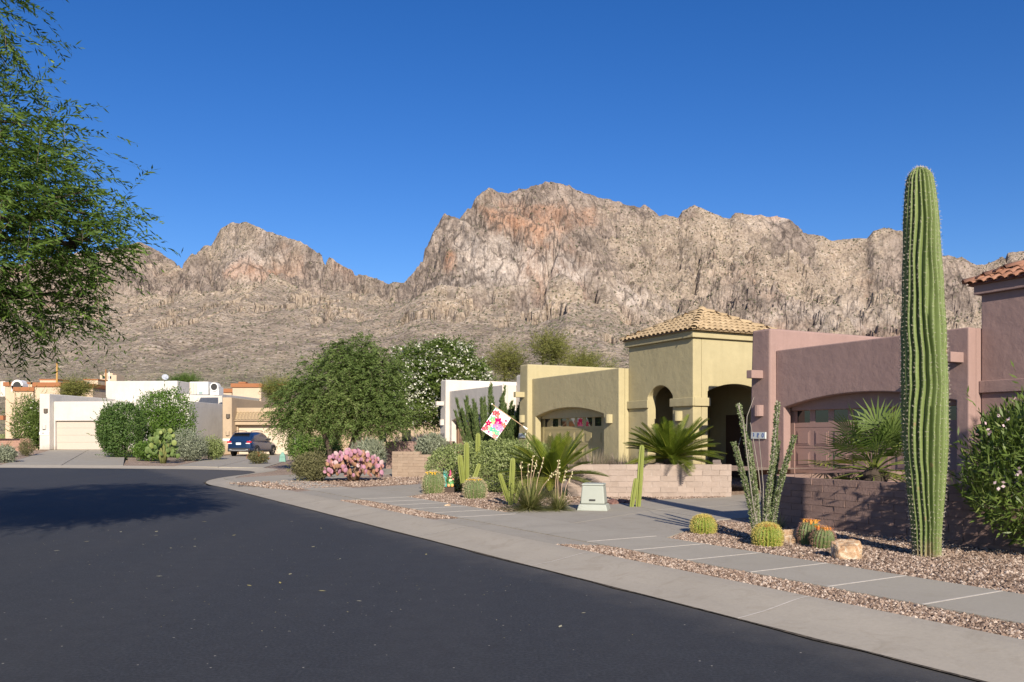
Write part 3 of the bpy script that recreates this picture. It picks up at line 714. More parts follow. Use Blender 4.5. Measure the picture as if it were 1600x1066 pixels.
tile_meshes = {}
def tile_roof(parent, cx, cy, half, z0, rise, mat, capmat):
    """pyramid hip roof of barrel tiles, centred on cx,cy"""
    rf = MB(); h2 = half
    rf.add([(cx - h2, cy - h2, z0), (cx + h2, cy - h2, z0), (cx + h2, cy + h2, z0), (cx - h2, cy + h2, z0), (cx, cy, z0 + rise)],
           [(0, 1, 4), (1, 2, 4), (2, 3, 4), (3, 0, 4), (3, 2, 1, 0)])
    roof = rf.build('roof', mat, parent)
    sl = math.hypot(half, rise); ang = math.atan2(rise, half); pit = 2 * half / 17; rows = 7; L = sl / rows
    if 'tile' not in tile_meshes:
        def bar(rad, L, lift, n=6, flip=1):
            mb = MB(); vs = []
            for (yy, rr, dz) in ((-0.02, rad, lift), (L * 1.18, rad * 0.86, 0.0)):
                for k in range(n + 1):
                    q = math.pi * k / n; vs.append((rr * math.cos(q), yy, dz + flip * rr * 0.75 * math.sin(q)))
                for k in range(n + 1):
                    q = math.pi * k / n; vs.append((rr * 0.84 * math.cos(q), yy, dz + flip * rr * 0.60 * math.sin(q) - 0.002))
            m_ = n + 1; fs = []
            for k in range(n):
                fs.append((k, k + 1, 2 * m_ + k + 1, 2 * m_ + k)); fs.append((m_ + k, 3 * m_ + k, 3 * m_ + k + 1, m_ + k + 1)); fs.append((k, m_ + k, m_ + k + 1, k + 1))
            mb.add(vs, fs); return mb.mesh('tile', True)
        tile_meshes['tile'] = bar(pit * 0.40, L, 0.030)
        tile_meshes['cap'] = bar(0.13, L * 1.05, 0.035)
    me = tile_meshes['tile'].copy(); me.materials.append(mat); mc = tile_meshes['cap'].copy(); mc.materials.append(capmat)
    r_ = random.Random(3)
    for k, (dx, dy) in enumerate(((0, -1), (1, 0), (0, 1), (-1, 0))):
        # along the eave e, up the slope u
        e = Vector((-dy, dx, 0)); inw = Vector((-dx, -dy, 0))
        zr_ = math.atan2(inw.y, inw.x) - math.pi / 2
        for i in range(17):
            off = -half + pit * (i + 0.5)
            for j in range(rows):
                t = j / rows
                if abs(off) > half * (1 - t) - pit * 0.25: continue
                p = Vector((cx, cy, 0)) + Vector((dx, dy, 0)) * half * (1 - t) + e * off
                mesh_obj('tile', me, None, roof, (p.x, p.y, z0 + rise * t + 0.012), (ang + r_.uniform(-.012, .012), 0, zr_ + r_.uniform(-.02, .02)))
    hl = math.sqrt(2) * half; ah = math.atan2(rise, hl); nc = 7
    for (sx, sy) in ((-1, -1), (1, -1), (1, 1), (-1, 1)):
        for j in range(nc):
            t = j / nc
            mesh_obj('ridge_tile', mc, None, roof, (cx + sx * half * (1 - t), cy + sy * half * (1 - t), z0 + rise * t + 0.03),
                     (ah, 0, math.atan2(-sy, -sx) - math.pi / 2))
    mb = MB(); mb.ell((cx, cy, z0 + rise + 0.05), (0.16, 0.16, 0.11)); mb.build('roof_cap', capmat, roof, smooth=True)
    return roof

def house(label, origin, W, wallc, doorc, trimc, tilec=None, capc=None, tower='tile', number=None, numstyle='tile', windows=True, doorlab=None):
    h = empty('house', origin, HROT); tag(h, label, 'house')
    # party wall / fin at the left, taller than the garage, its front a pier
    mb = MB(); mb.add([(-0.80, -0.24, 0), (0.02, -0.24, 0), (0.02, 9.0, 0), (-0.80, 9.0, 0), (-0.70, -0.20, 4.4), (0.0, -0.20, 4.4), (0.0, 9.0, 4.4), (-0.70, 9.0, 4.4)],
                      [(3, 2, 1, 0), (4, 5, 6, 7), (0, 1, 5, 4), (1, 2, 6, 5), (2, 3, 7, 6), (3, 0, 4, 7)])
    mb.build('wall', wallc, h, bevel=0.07, seg=4)
    ar = arch(0.30, 5.25, 2.24, 0.30)
    wall_xz('wall', [(0.003, 0), (0.30, 0)] + ar + [(5.25, 0), (W, 0), (W, 3.8), (0.003, 3.8)], 0.0, 0.26, wallc, h, 0.035)
    mb = MB(); mb.box(0.31, 5.24, 0.262, 0.36, 2.16, 2.75); mb.build('lintel', wallc, h, bevel=0.01)
    mb = MB(); mb.box(0.004, W - 0.004, 0.30, 8.8, 3.15, 3.35); mb.build('roof', trimc, h)
    mb = MB(); mb.box(W - 0.25, W - 0.003, 0.262, 9.0, 0, 3.797); mb.build('wall', wallc, h, bevel=0.02)
    box('door_jamb', 0.10, 0.31, 0.37, 0.6, 0, 2.4, doorc, h); box('door_jamb', 5.24, 5.5, 0.37, 0.6, 0, 2.4, doorc, h)
    panel_door(h, 0.31, 5.24, 0.40, 0.03, 2.26, doorc, windows=windows)
    viga(h, -0.36, -0.2, 3.16, trimc); sconce(h, -0.38, -0.215, 2.02, trimc)
    viga(h, W - 0.22, 0.0, 3.16, trimc) if tower == 'tile2' else sconce(h, 5.66, 0.0, 1.92, trimc)
    if number and numstyle == 'tile':
        p = box('number_plate', -0.66, -0.12, -0.262, -0.225, 1.40, 1.58, plain('number_tile', (0.55, 0.60, 0.58), 0.3), h)
        blue = plain('number_blue', (0.06, 0.10, 0.30), 0.4)
        for i, ch in enumerate(number): lettering(ch, 0.17, p, (-0.57 + 0.18 * i, -0.264, 1.49), (R(90), 0, 0), blue)
    elif number:
        for i, ch in enumerate(number): lettering(ch, 0.24, h, (-0.54 + 0.17 * i, -0.235, 1.50), (R(90), 0, 0), number_dark)
    # main body
    mb = MB(); mb.box(-0.6, 13.0, 9.2, 17.0, 0, 3.75); mb.build('wall', wallc, h, bevel=0.05)
    if tower == 'block':
        mb = MB(); mb.box(W + 0.02, 9.4, 0.7, 9.0, 0, 4.25); mb.build('wall', wallc, h, bevel=0.06, seg=3); viga(h, 8.0, 0.7, 3.5, trimc)
        return h
    # entry tower with arched openings
    T0, T1, Y0, Y1, ZT = W + 0.005, W + 3.42, 0.40, 3.82, 4.52
    A0, A1 = W + 1.10, W + 2.40; a1 = arch(A0, A1, 2.75, 0.36)
    wall_xz('wall', [(T0, 0), (A0, 0)] + a1 + [(A1, 0), (T1 - 0.002, 0), (T1 - 0.002, ZT), (T0, ZT)], Y0, 0.34, wallc, h, 0.03)
    a2 = arch(Y0 + 0.58, Y1 - 0.55, 2.86, 0.26)
    wall_yz('wall', [(Y0 + 0.342, 0), (Y0 + 0.58, 0)] + a2 + [(Y1 - 0.55, 0), (Y1 - 0.01, 0), (Y1 - 0.01, ZT - 0.003), (Y0 + 0.342, ZT - 0.003)], T1, 0.34, wallc, h, 0.02)
    mb = MB(); mb.box(T0 + 0.01, T1 - 0.01, Y1, Y1 + 0.3, 0, ZT - 0.006); mb.build('wall', wallc, h)
    mb = MB(); mb.box(T0 + 0.003, T0 + 0.2, Y0 + 0.345, Y1 - 0.003, 0, ZT - 0.01); mb.build('wall', wallc, h)
    mb = MB(); mb.box(T0 + 0.25, T1 - 0.36, Y0 + 0.36, Y1 - 0.02, 3.3, 3.4); mb.build('ceiling', wallc, h)
    fd = box('front_door', W + 1.1, W + 2.1, Y1 - 0.05, Y1 - 0.004, 0.05, 2.2, plain('entry_wood', (0.09, 0.05, 0.03), 0.6), h)
    mb = MB(); mb.ell((W + 2.0, Y1 - 0.07, 1.1), (0.04, 0.04, 0.04)); mb.build('handle', iron, fd)
    # belt course, broken at the openings
    for (x0, x1) in ((T0 - 0.0, A0 + 0.06), (A1 - 0.06, T1 + 0.07)):
        box('belt_course', x0, x1, Y0 - 0.07, Y0 + 0.005, 2.40, 2.66, wallc, h, 0.015)
    box('belt_course', T1 - 0.005, T1 + 0.07, Y0 + 0.008, Y0 + 0.64, 2.40, 2.66, wallc, h, 0.015)
    box('belt_course', T1 - 0.005, T1 + 0.07, Y1 - 0.6, Y1, 2.40, 2.66, wallc, h, 0.015)
    sconce(h, W + 2.75, Y0 - 0.0, 1.95, trimc)
    # fascia, eave and roof
    mb = MB(); mb.box(T0 - 0.10, T1 + 0.10, Y0 - 0.10, Y1 + 0.34, ZT - 0.01, ZT + 0.20); mb.build('fascia', wallc, h, bevel=0.015)
    cx, cy = (T0 + T1) / 2, (Y0 + Y1) / 2 + 0.06
    tile_roof(h, cx, cy, (T1 - T0) / 2 + 0.24, ZT + 0.20, 0.95, tilec, capc)
    return h

def tile_mat(name, c1, c2):
    m, nt, b = base_mat(name, 0.85, 0.2); oi = nt.nodes.new('ShaderNodeObjectInfo'); v = coords(nt, 'World')
    c = mixc(nt, oi.outputs['Random'], c1, c2)
    c = mixc(nt, ramp(nt, noise(nt, v, 9, 5, 0.7), [(0.45, 0.0), (0.8, 0.6)]), c, tuple(x * 0.6 for x in c1))
    setc(nt, b, c); bump(nt, b, noise(nt, v, 60), 0.3, 0.01); MATS[name] = m; return m
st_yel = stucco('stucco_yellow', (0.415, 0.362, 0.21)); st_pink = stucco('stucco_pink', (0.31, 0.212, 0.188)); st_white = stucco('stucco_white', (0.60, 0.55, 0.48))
d_yel = plain('door_yellow', (0.35, 0.30, 0.155), 0.55, 0.3, 0, 0.06); d_pink = plain('door_pink', (0.31, 0.20, 0.17), 0.55, 0.3, 0, 0.06); d_br = plain('door_brown', (0.36, 0.235, 0.15), 0.6)
t_tan = tile_mat('tile_tan', (0.33, 0.245, 0.145), (0.44, 0.335, 0.205)); t_red = tile_mat('tile_red', (0.28, 0.135, 0.085), (0.35, 0.185, 0.12))
t_red_lt = tile_mat('tile_red_cap', (0.31, 0.155, 0.10), (0.37, 0.20, 0.135))
def hpos(px, D): return Vector(((px - 800) / F * D, D, ZB))
PINK_O = Vector((7.17, 22.62, ZB)); YEL_O = Vector((0.82, 34.0, ZB)); WHI_O = Vector((-3.28, 43.6, ZB))
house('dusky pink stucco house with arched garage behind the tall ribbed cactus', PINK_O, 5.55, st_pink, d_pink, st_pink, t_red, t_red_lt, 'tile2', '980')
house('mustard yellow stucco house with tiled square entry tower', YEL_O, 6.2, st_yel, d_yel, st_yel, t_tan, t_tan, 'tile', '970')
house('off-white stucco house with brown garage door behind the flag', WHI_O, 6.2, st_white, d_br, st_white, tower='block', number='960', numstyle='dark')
# solar / cooler screen and pale parapet behind the yellow garage
eq = empty('roof_cooler', YEL_O + EX * 9.0 + EY * 10.6 + Vector((0, 0, 3.75)), HROT); tag(eq, 'dark grey rooftop cooler unit beside the yellow tower', 'cooler')
box('cabinet', -0.9, 0.9, -0.6, 0.6, 0, 1.15, plain('cooler_grey', (0.08, 0.085, 0.095), 0.6), eq, 0.02)
for k in range(7): box('slat', -0.88, 0.88, -0.63, -0.603, 0.1 + 0.14 * k, 0.19 + 0.14 * k, plain('cooler_slat', (0.12, 0.125, 0.14), 0.6), eq)

# ---------------------------------------------------------------- slump block walls, every block its own piece
def block_mat(name, c):
    m, nt, b = base_mat(name, 0.95, 0.1); oi = nt.nodes.new('ShaderNodeObjectInfo'); v = coords(nt, 'World')
    col = mixc(nt, oi.outputs['Random'], tuple(x * 0.9 for x in c), tuple(x * 1.09 for x in c))
    col = mixc(nt, ramp(nt, noise(nt, v, 5, 6, 0.7), [(0.4, 0.0), (0.75, 0.5)]), col, tuple(min(1, x * f) for x, f in zip(c, (1.3, 1.35, 1.4))))
    setc(nt, b, col); bump(nt, b, noise(nt, v, 30, 5, 0.7), 0.5, 0.02); MATS[name] = m; return m
def block_wall(name, label, p0, p1, courses, bh, bl, th, mat, mort, z=0.06, cap=None, step=None, group=None):
    p0, p1 = Vector((p0[0], p0[1], z)), Vector((p1[0], p1[1], z)); d = p1 - p0; L = d.length
    w = empty(name, p0, math.atan2(d.y, d.x)); tag(w, label, 'wall', group)
    mb = MB(); H = courses * bh
    mb.box(0.012, L - 0.012, 0.014, th - 0.014, 0, H - 0.02 if step is None else H - bh - 0.02); mb.build('mortar', mort, w)
    vers = []
    for q in range(3):
        b_ = MB(); rr_ = random.Random(q); e_ = lambda: rr_.uniform(-0.006, 0.006)
        b_.box(0.004, bl - 0.004, 0, th, 0.004, bh - 0.004)
        b_.v = [(x + e_(), y + e_() * 1.2, zz + e_() * 0.6) for x, y, zz in b_.v]; me_ = b_.mesh('block'); me_.materials.append(mat); vers.append(me_)
    half = {}
    rr_ = random.Random(int(L * 100))
    for c_ in range(courses):
        Lc = L if (step is None or c_ < courses - 1) else step
        x = 0.0; first = True
        while x < Lc - 0.02:
            ln = bl * 0.5 if (first and c_ % 2) else bl
            ln = min(ln, Lc - x); first = False
            o = mesh_obj('block', vers[rr_.randrange(3)], None, w, (x, rr_.uniform(-0.005, 0.005), c_ * bh), (0, 0, rr_.uniform(-0.006, 0.006)))
            o.scale = (ln / bl, 1, 1); x += ln
    return w
blk_tan = block_mat('block_tan', (0.29, 0.22, 0.16)); blk_grey = block_mat('block_greyrose', (0.33, 0.265, 0.22)); blk_pink = block_mat('block_pink', (0.235, 0.16, 0.135))
blk_red = block_mat('block_red', (0.33, 0.20, 0.15))
mort_l = plain('mortar_light', (0.42, 0.36, 0.31), 0.95, 0.1); mort_p = plain('mortar_pink', (0.21, 0.14, 0.12), 0.95, 0.1); mort_t = plain('mortar_tan', (0.29, 0.22, 0.165), 0.95, 0.1)
block_wall('block_wall', 'low pale rose block wall in front of the yellow house', (1.35, 20.25), (5.33, 20.2), 6, 0.138, 0.41, 0.2, blk_grey, mort_l)
block_wall('block_wall', 'rose block return wall running back to the yellow entry tower', (5.15, 20.45), (6.0, 24.0), 6, 0.138, 0.41, 0.2, blk_grey, mort_l)
block_wall('block_wall', 'low dusky pink block wall behind the ocotillo and barrel cacti', (4.27, 14.2), (7.75, 8.5), 8, 0.106, 0.41, 0.2, blk_pink, mort_p)
block_wall('block_wall', 'pink block return wall along the garage drive', (4.45, 14.42), (8.9, 16.7), 8, 0.106, 0.41, 0.2, blk_pink, mort_p)
block_wall('block_wall', 'tan block wall with stepped top beside the dense clipped hedge', (-4.32, 29.95), (-2.75, 29.6), 9, 0.106, 0.41, 0.2, blk_tan, mort_t, step=1.05)
block_wall('block_wall', 'short rose block wall in shade behind the mesquite', (-5.6, 37.0), (-2.6, 38.0), 9, 0.14, 0.41, 0.2, blk_pink, mort_p)
block_wall('block_wall', 'small grey block wall beside the tan garage', (-13.6, 50.5), (-11.6, 50.2), 9, 0.14, 0.41, 0.2, blk_grey, mort_l)
block_wall('block_wall', 'reddish block wall beside the white garage pier', (-39.4, 60.5), (-35.0, 60.3), 7, 0.15, 0.41, 0.2, blk_red, mort_p, z=0.3)
# planter soil behind the yellow wall
sheet('planter_soil', [(1.4, 20.47), (5.3, 20.42), (7.9, 21.9), (6.2, 24.6), (3.4, 27.4)], 0.72, gravel)

# ---------------------------------------------------------------- houses across the elbow
st_cool = stucco('stucco_cool_white', (0.545, 0.515, 0.47)); st_tan = stucco('stucco_tan', (0.44, 0.34, 0.23)); st_cream = stucco('stucco_cream', (0.54, 0.42, 0.30))
d_beige = plain('door_beige', (0.46, 0.40, 0.335), 0.6, 0.3, 0, 0.05); d_cream = plain('door_cream', (0.56, 0.46, 0.345), 0.6, 0.3, 0, 0.05)
trim_or = plain('orange_trim', (0.29, 0.115, 0.045), 0.7)
def sect_door(parent, x0, x1, y, z0, z1, mat, rows=4):
    d = box('garage_door', x0, x1, y, y + 0.05, z0, z1, mat, parent); H = (z1 - z0) / rows
    for r_ in range(rows): box('section', x0 + 0.01, x1 - 0.01, y - 0.02, y - 0.001, z0 + r_ * H + 0.012, z0 + (r_ + 1) * H - 0.012, mat, d, 0.008)
    return d
zl = 0.50
h = empty('house', ((68 - 800) / F * 62, 62.0, zl), R(-4)); tag(h, 'white flat-roofed house with beige garage door and rooftop dish', 'house')
box('wall', 0, 0.78, -0.5, 8.5, 0, 4.15, st_cool, h, 0.06, 3)
wall_xz('wall', [(0.783, 0), (0.9, 0), (0.9, 2.15), (5.8, 2.15), (5.8, 0), (11.2, 0), (11.2, 3.6), (0.783, 3.6)], 0.0, 0.3, st_cool, h, 0.05)
box('wall', 10.9, 11.2, 0.305, 12, 0, 3.597, st_cool, h, 0.03)
sect_door(h, 0.9, 5.8, 0.22, 0.02, 2.15, d_beige)
box('wall', -0.3, 6.0, 8.8, 18, 0, 5.7, st_cool, h, 0.08, 3)
box('wall', 6.02, 9.6, 9.5, 18, 0, 4.6, st_cool, h, 0.05, 3)
box('roof', 0.79, 10.88, 0.31, 8.7, 3.1, 3.25, st_cool, h)
sconce(h, 0.40, -0.5, 1.55, st_cool); sconce(h, 0.52, -0.5, 2.75, plain('lamp_dark', (0.10, 0.08, 0.06), 0.6))
p = box('number_plate', 0.03, 0.76, -0.55, -0.505, 1.12, 1.34, number_white, h); lettering('9811', 0.2, p, (0.4, -0.556, 1.23), (R(90), 0, 0), number_dark)
def dish(parent_loc, label):
    e = empty('satellite_dish', parent_loc, R(25)); e.scale = (0.62, 0.62, 0.62); tag(e, label, 'dish')
    mb = MB(); M = Matrix.Translation((0, -0.1, 0.55)) @ Euler((R(65), 0, 0)).to_matrix().to_4x4()
    mb.lathe([(0.02, 0.0), (0.25, 0.03), (0.45, 0.12), (0.44, 0.135), (0.24, 0.05), (0.02, 0.02)], 18, M=M); mb.build('reflector', plain('dish_grey', (0.33, 0.36, 0.40), 0.5), e, smooth=True)
    mb = MB(); mb.tube([(0, 0, 0), (0, 0, 0.55)], 0.03); mb.build('mast', iron, e)
    mb = MB(); mb.tube([(0, -0.1, 0.3), (0.1, -0.75, 0.62)], 0.02); mb.ell((0.1, -0.78, 0.64), (0.06, 0.06, 0.09)); mb.build('feed_arm', plain('dish_grey', (0.55, 0.57, 0.6), 0.4), e)
def on_house(px, py, D): return Vector(((px - 800) / F * D, D, EYE + (HOR - py) / F * D))
dish(on_house(258, 596, 72), 'grey satellite dish on the white house roof')
# cooler on that roof
e = empty('roof_cooler', on_house(318, 618, 68), R(-4)); tag(e, 'white boxy evaporative cooler on the white house roof', 'cooler')
white_metal = plain('white_metal', (0.66, 0.66, 0.64), 0.5); duct = plain('duct_tan', (0.56, 0.47, 0.37), 0.7)
box('cabinet', -0.9, 0.65, -0.6, 0.6, 0.05, 1.08, white_metal, e, 0.03)
for k in range(5): box('louvre', -0.86 + 0.13 * k, -0.79 + 0.13 * k, -0.66, -0.602, 0.1, 1.0, duct, e)
box('access_panel', -0.1, 0.2, -0.63, -0.602, 0.1, 0.28, plain('panel_green', (0.24, 0.32, 0.30), 0.5), e)
mb = MB(); mb.lathe([(0.36, 0), (0.36, 0.5)], 14, M=Matrix.Translation((1.15, -0.1, 0.66)) @ Euler((R(90), 0, 0)).to_matrix().to_4x4()); mb.box(0.8, 1.5, -0.5, 0.4, 0, 0.66); mb.build('vent', white_metal, e)
mb = MB(); mb.lathe([(0.27, 0), (0.27, 0.02)], 14, M=Matrix.Translation((1.15, -0.604, 0.66)) @ Euler((R(90), 0, 0)).to_matrix().to_4x4()); mb.build('opening', iron, e)
# tan house with tiled garage hood
zt = 0.13
h = empty('house', ((352 - 800) / F * 63.0, 63.0, zt), R(-2)); tag(h, 'tan stucco house with tiled hood over cream garage door', 'house')
box('wall', 0, 0.72, -0.6, 9, 0, 4.3, st_tan, h, 0.06, 3)
wall_xz('wall', [(0.723, 0), (0.85, 0), (0.85, 2.2), (5.75, 2.2), (5.75, 0), (7.6, 0), (7.6, 3.55), (0.723, 3.55)], 0.35, 0.3, st_tan, h, 0.04)
sect_door(h, 0.85, 5.75, 0.55, 0.02, 2.2, d_cream); box('lintel', 0.724, 6.4, 0.05, 0.345, 2.24, 2.55, st_tan, h, 0.02)
box('wall', 0.73, 7.55, 0.9, 9, 3.2, 3.3, st_tan, h); box('wall', 0.2, 7.5, 9.2, 16, 0, 3.7, st_tan, h, 0.05)
box('gate', -0.42, -0.02, 0.5, 0.56, 0.1, 3.1, plain('gate_dark', (0.035, 0.028, 0.024), 0.6), h)
mb = MB(); nC = 22
for i in range(nC):
    for j in range(5):
        x = 0.85 + i * 0.25; y0, z0_ = -0.15 + j * 0.14, 2.58 + j * 0.17; y1, z1_ = y0 + 0.17, z0_ + 0.19
        n = 4; vs = []
        for (yy, zz, rr_) in ((y0, z0_ + 0.02, 0.115), (y1, z1_, 0.10)):
            for k in range(n + 1): q = math.pi * k / n; vs.append((x + rr_ * math.cos(q), yy, zz + rr_ * 0.8 * math.sin(q)))
        mb.add(vs, [(k, k + 1, n + 2 + k, n + 1 + k) for k in range(n)], random.random())
o = mb.build('roof_tiles', None, h); o['kind'] = 'stuff'; o.data.materials.append(t_tan)
mb = MB(); mb.add([(0.73, -0.12, 2.56), (6.4, -0.12, 2.56), (6.4, 0.6, 3.42), (0.73, 0.6, 3.42), (0.73, 0.349, 2.56), (6.4, 0.349, 2.56)], [(0, 1, 2, 3), (0, 4, 5, 1)]); mb.build('roof', st_tan, h)
sconce(h, 0.42, -0.6, 1.45, st_tan); sconce(h, 0.45, -0.6, 2.75, plain('lamp_dark', (0.10, 0.08, 0.06), 0.6))
p = box('number_plate', 0.05, 0.62, -0.64, -0.605, 1.02, 1.2, number_white, h); lettering('9821', 0.15, p, (0.33, -0.645, 1.11), (R(90), 0, 0), plain('number_faint', (0.5, 0.5, 0.5), 0.6))
# drives of the two far houses
def ramp_drive(p4, zs):
    e = empty('driveway'); tag(e, kind='structure')
    a, b_, c_, d_ = (Vector((p[0], p[1], z)) for p, z in zip(p4, zs))
    for i in range(2):
        u0, u1 = i / 2 + 0.004, (i + 1) / 2 - 0.004
        q = [a.lerp(b_, u0), a.lerp(b_, u1), d_.lerp(c_, u1), d_.lerp(c_, u0)]
        mb = MB(); mb.add(q + [v - Vector((0, 0, 0.5)) for v in q], [(0, 1, 2, 3), (7, 6, 5, 4), (0, 4, 5, 1), (1, 5, 6, 2), (2, 6, 7, 3), (3, 7, 4, 0)])
        mb.build('slab', conc_drive, e)
def gp(px, py, z): p = G(px, py, z); return (p.x, p.y)
ramp_drive([(-25.6, 41.7), (-19.0, 40.7), (-28.8, 62.1), (-34.4, 62.1)], [0.115, 0.115, 0.51, 0.51])
ramp_drive([(-16.2, 40.0), (-11.3, 37.9), (-15.4, 63.3), (-21.2, 63.3)], [0.115, 0.118, 0.145, 0.145])
# raised ground around the white house
mb = MB(); q = [(-60, 43.5, 0.10), (-25.7, 42.0, 0.10), (-34.6, 62, 0.49), (-60, 64, 0.49)]; mb.add(q, [(0, 1, 2, 3)]); mb.build('garden_bank', gravel)['kind'] = 'structure'
mb = MB(); q = [(-18.9, 41.0, 0.10), (-16.4, 40.4, 0.10), (-21.4, 62.5, 0.12), (-28.7, 62, 0.48)]; mb.add(q, [(0, 1, 2, 3)]); mb.build('garden_bank', gravel)['kind'] = 'structure'

# ---------------------------------------------------------------- cream houses with rust-coloured parapets behind
def far_block(label, boxes, rust=True, wallm=None, wins=(), group=None, chim=()):
    b0 = boxes[0]; h = empty('house', ((b0[0] + b0[1]) / 2 / F * b0[4] - 800 / F * b0[4], b0[4], 0)); tag(h, label, 'house', group)
    o = h.location
    for (x0, x1, ytop, ybot, D) in boxes:
        X0, X1 = (x0 - 800) / F * D - o.x, (x1 - 800) / F * D - o.x; zt_ = EYE + (HOR - ytop) / F * D; zb_ = max(0, EYE + (HOR - ybot) / F * D) if ybot else 0
        y_ = D - o.y
        box('wall', X0, X1, y_, y_ + 7, zb_, zt_, wallm or st_cream, h, 0.05)
        if rust: box('parapet_trim', X0 - 0.15, X1 + 0.15, y_ - 0.15, y_ + 7.1, zt_ - 0.04, zt_ + 0.40, trim_or, h, 0.03)
    for (x, ytop, D) in chim:
        X = (x - 800) / F * D - o.x; zt_ = EYE + (HOR - ytop) / F * D
        mb = MB(); mb.box(X - 0.3, X + 0.3, D - o.y + 1, D - o.y + 1.6, zt_ - 1.0, zt_); mb.build('chimney', st_cream, h); mb = MB(); mb.box(X - 0.4, X + 0.4, D - o.y + 0.9, D - o.y + 1.7, zt_, zt_ + 0.15); mb.build('chimney_cap', trim_or, h)
    for (x0, x1, y0, y1, D) in wins:
        box('window', (x0 - 800) / F * D - o.x, (x1 - 800) / F * D - o.x, D - o.y - 0.06, D - o.y - 0.003, EYE + (HOR - y1) / F * D, EYE + (HOR - y0) / F * D, pane_m, h)
    return h
far_block('cream house with rust parapets behind the oleander and red block wall', [(54, 94, 604, 0, 84), (94.5, 145, 606, 0, 88), (8, 23, 603, 0, 90), (23.5, 52, 611, 0, 86)], chim=[(97, 598, 88), (117, 597, 90), (40, 599, 86), (46, 599, 86)])
far_block('cream block with rust parapet behind the tan house', [(363, 408, 605, 0, 92), (335, 362, 613, 0, 94), (430, 446, 604, 0, 98)], chim=[(374, 598, 92)])
# round vent hood on the first
e = empty('roof_vent', on_house(31, 612, 88)); tag(e, 'round white hooded roof vent on the cream house', 'vent')
mb = MB(); mb.lathe([(0.62, 0), (0.62, 1.0)], 18, M=Matrix.Translation((0, 0.5, 0.6)) @ Euler((R(90), 0, 0)).to_matrix().to_4x4()); mb.box(-0.62, 0.62, -0.5, 0.5, 0, 0.6); mb.build('hood', white_metal, e)
mb = MB(); mb.lathe([(0.42, 0), (0.42, 0.02)], 18, M=Matrix.Translation((0, -0.503, 0.6)) @ Euler((R(90), 0, 0)).to_matrix().to_4x4()); mb.build('opening', iron, e)
# rust-coloured house edge at the far left
h = empty('house', (-37.7, 57, 0.2)); tag(h, 'rust-orange house corner behind the yucca', 'house')
box('wall', -6, 0.1, 0, 0.3, 0, 2.7, plain('rust_stucco', (0.42, 0.19, 0.07), 0.9), h); box('beam', -6, 2.6, 0.4, 0.7, 2.45, 2.75, trim_or, h)
far_block('small pale house at the foot of the slope', [(156, 182, 586, 600, 330), (163, 176, 583, 600, 334)], False, st_cream, [(160, 164, 588, 592, 330), (169, 174, 588, 592, 330)])
far_block('rust-roofed house far off beside the utility pole', [(131, 153, 594, 604, 300), (62, 90, 594, 604, 280)], True, st_cream, [(136, 140, 597, 600, 300)])
far_block('white gabled house at the foot of the hills', [(0, 8, 596, 620, 150)], False, st_white)
wood_pole = plain('pole_wood', (0.42, 0.25, 0.08), 0.9); wood_dk = plain('pole_brown', (0.26, 0.13, 0.05), 0.9)
def pole(px, ytop, D, mat, label, rad=0.16, arm=False):
    e = empty('utility_pole', ((px - 800) / F * D, D, 0)); tag(e, label, 'pole'); zt_ = EYE + (HOR - ytop) / F * D
    mb = MB(); mb.tube([(0, 0, 0), (0.05, 0, zt_)], [rad, rad * 0.75], 8); mb.build('post', mat, e)
    mb = MB(); mb.lathe([(rad * 0.8, 0), (rad * 0.5, 0.12)], 8, (0.05, 0, zt_)); mb.build('cap', iron, e)
pole(88.5, 567, 110, wood_pole, 'tall yellowish wooden utility pole behind the cream house')
pole(165, 577, 150, wood_dk, 'brown utility pole behind the white upper storey'); pole(170, 581, 120, white_metal, 'white metal mast behind the white upper storey', 0.10)

far_block('tan house glimpsed under the mesquite behind the stepped wall', [(565, 690, 645, 0, 58)], False, st_tan, [(628, 642, 672, 690, 58), (592, 604, 672, 690, 58)])
# ---------------------------------------------------------------- foliage materials
f_mesq = foliage('leaf_mesquite', (0.052, 0.098, 0.018), (0.115, 0.195, 0.035), (0.22, 0.32, 0.07), 0.55, 0.45)
f_mesq2 = foliage('leaf_mesquite_far', (0.09, 0.14, 0.035), (0.175, 0.245, 0.07), (0.27, 0.325, 0.12), 0.6, 0.42)
f_olea = foliage('leaf_oleander', (0.075, 0.12, 0.025), (0.15, 0.215, 0.05), (0.26, 0.31, 0.10), 0.4, 0.38)
f_dark = foliage('leaf_shrub', (0.045, 0.09, 0.02), (0.095, 0.165, 0.04), (0.16, 0.23, 0.07), 0.5, 0.3)
f_bright = foliage('leaf_bright', (0.055, 0.11, 0.018), (0.12, 0.21, 0.035), (0.20, 0.29, 0.07), 0.5, 0.35)
f_grey = foliage('leaf_sage', (0.15, 0.17, 0.11), (0.27, 0.30, 0.21), (0.40, 0.43, 0.32), 0.8, 0.25)
f_hedge = foliage('leaf_hedge', (0.15, 0.19, 0.06), (0.28, 0.34, 0.125), (0.43, 0.47, 0.25), 0.7, 0.32)
f_olive = foliage('leaf_olive_bush', (0.09, 0.09, 0.035), (0.17, 0.165, 0.075), (0.25, 0.23, 0.12), 0.7, 0.25)
f_verde = foliage('leaf_palo_verde', (0.13, 0.145, 0.035), (0.22, 0.23, 0.06), (0.31, 0.29, 0.09), 0.7, 0.3)
f_broom = foliage('leaf_broom', (0.055, 0.09, 0.028), (0.11, 0.16, 0.05), (0.17, 0.22, 0.08), 0.6, 0.3)
f_palm = foliage('leaf_palm', (0.06, 0.10, 0.02), (0.16, 0.22, 0.06), (0.36, 0.36, 0.06), 0.45, 0.3)
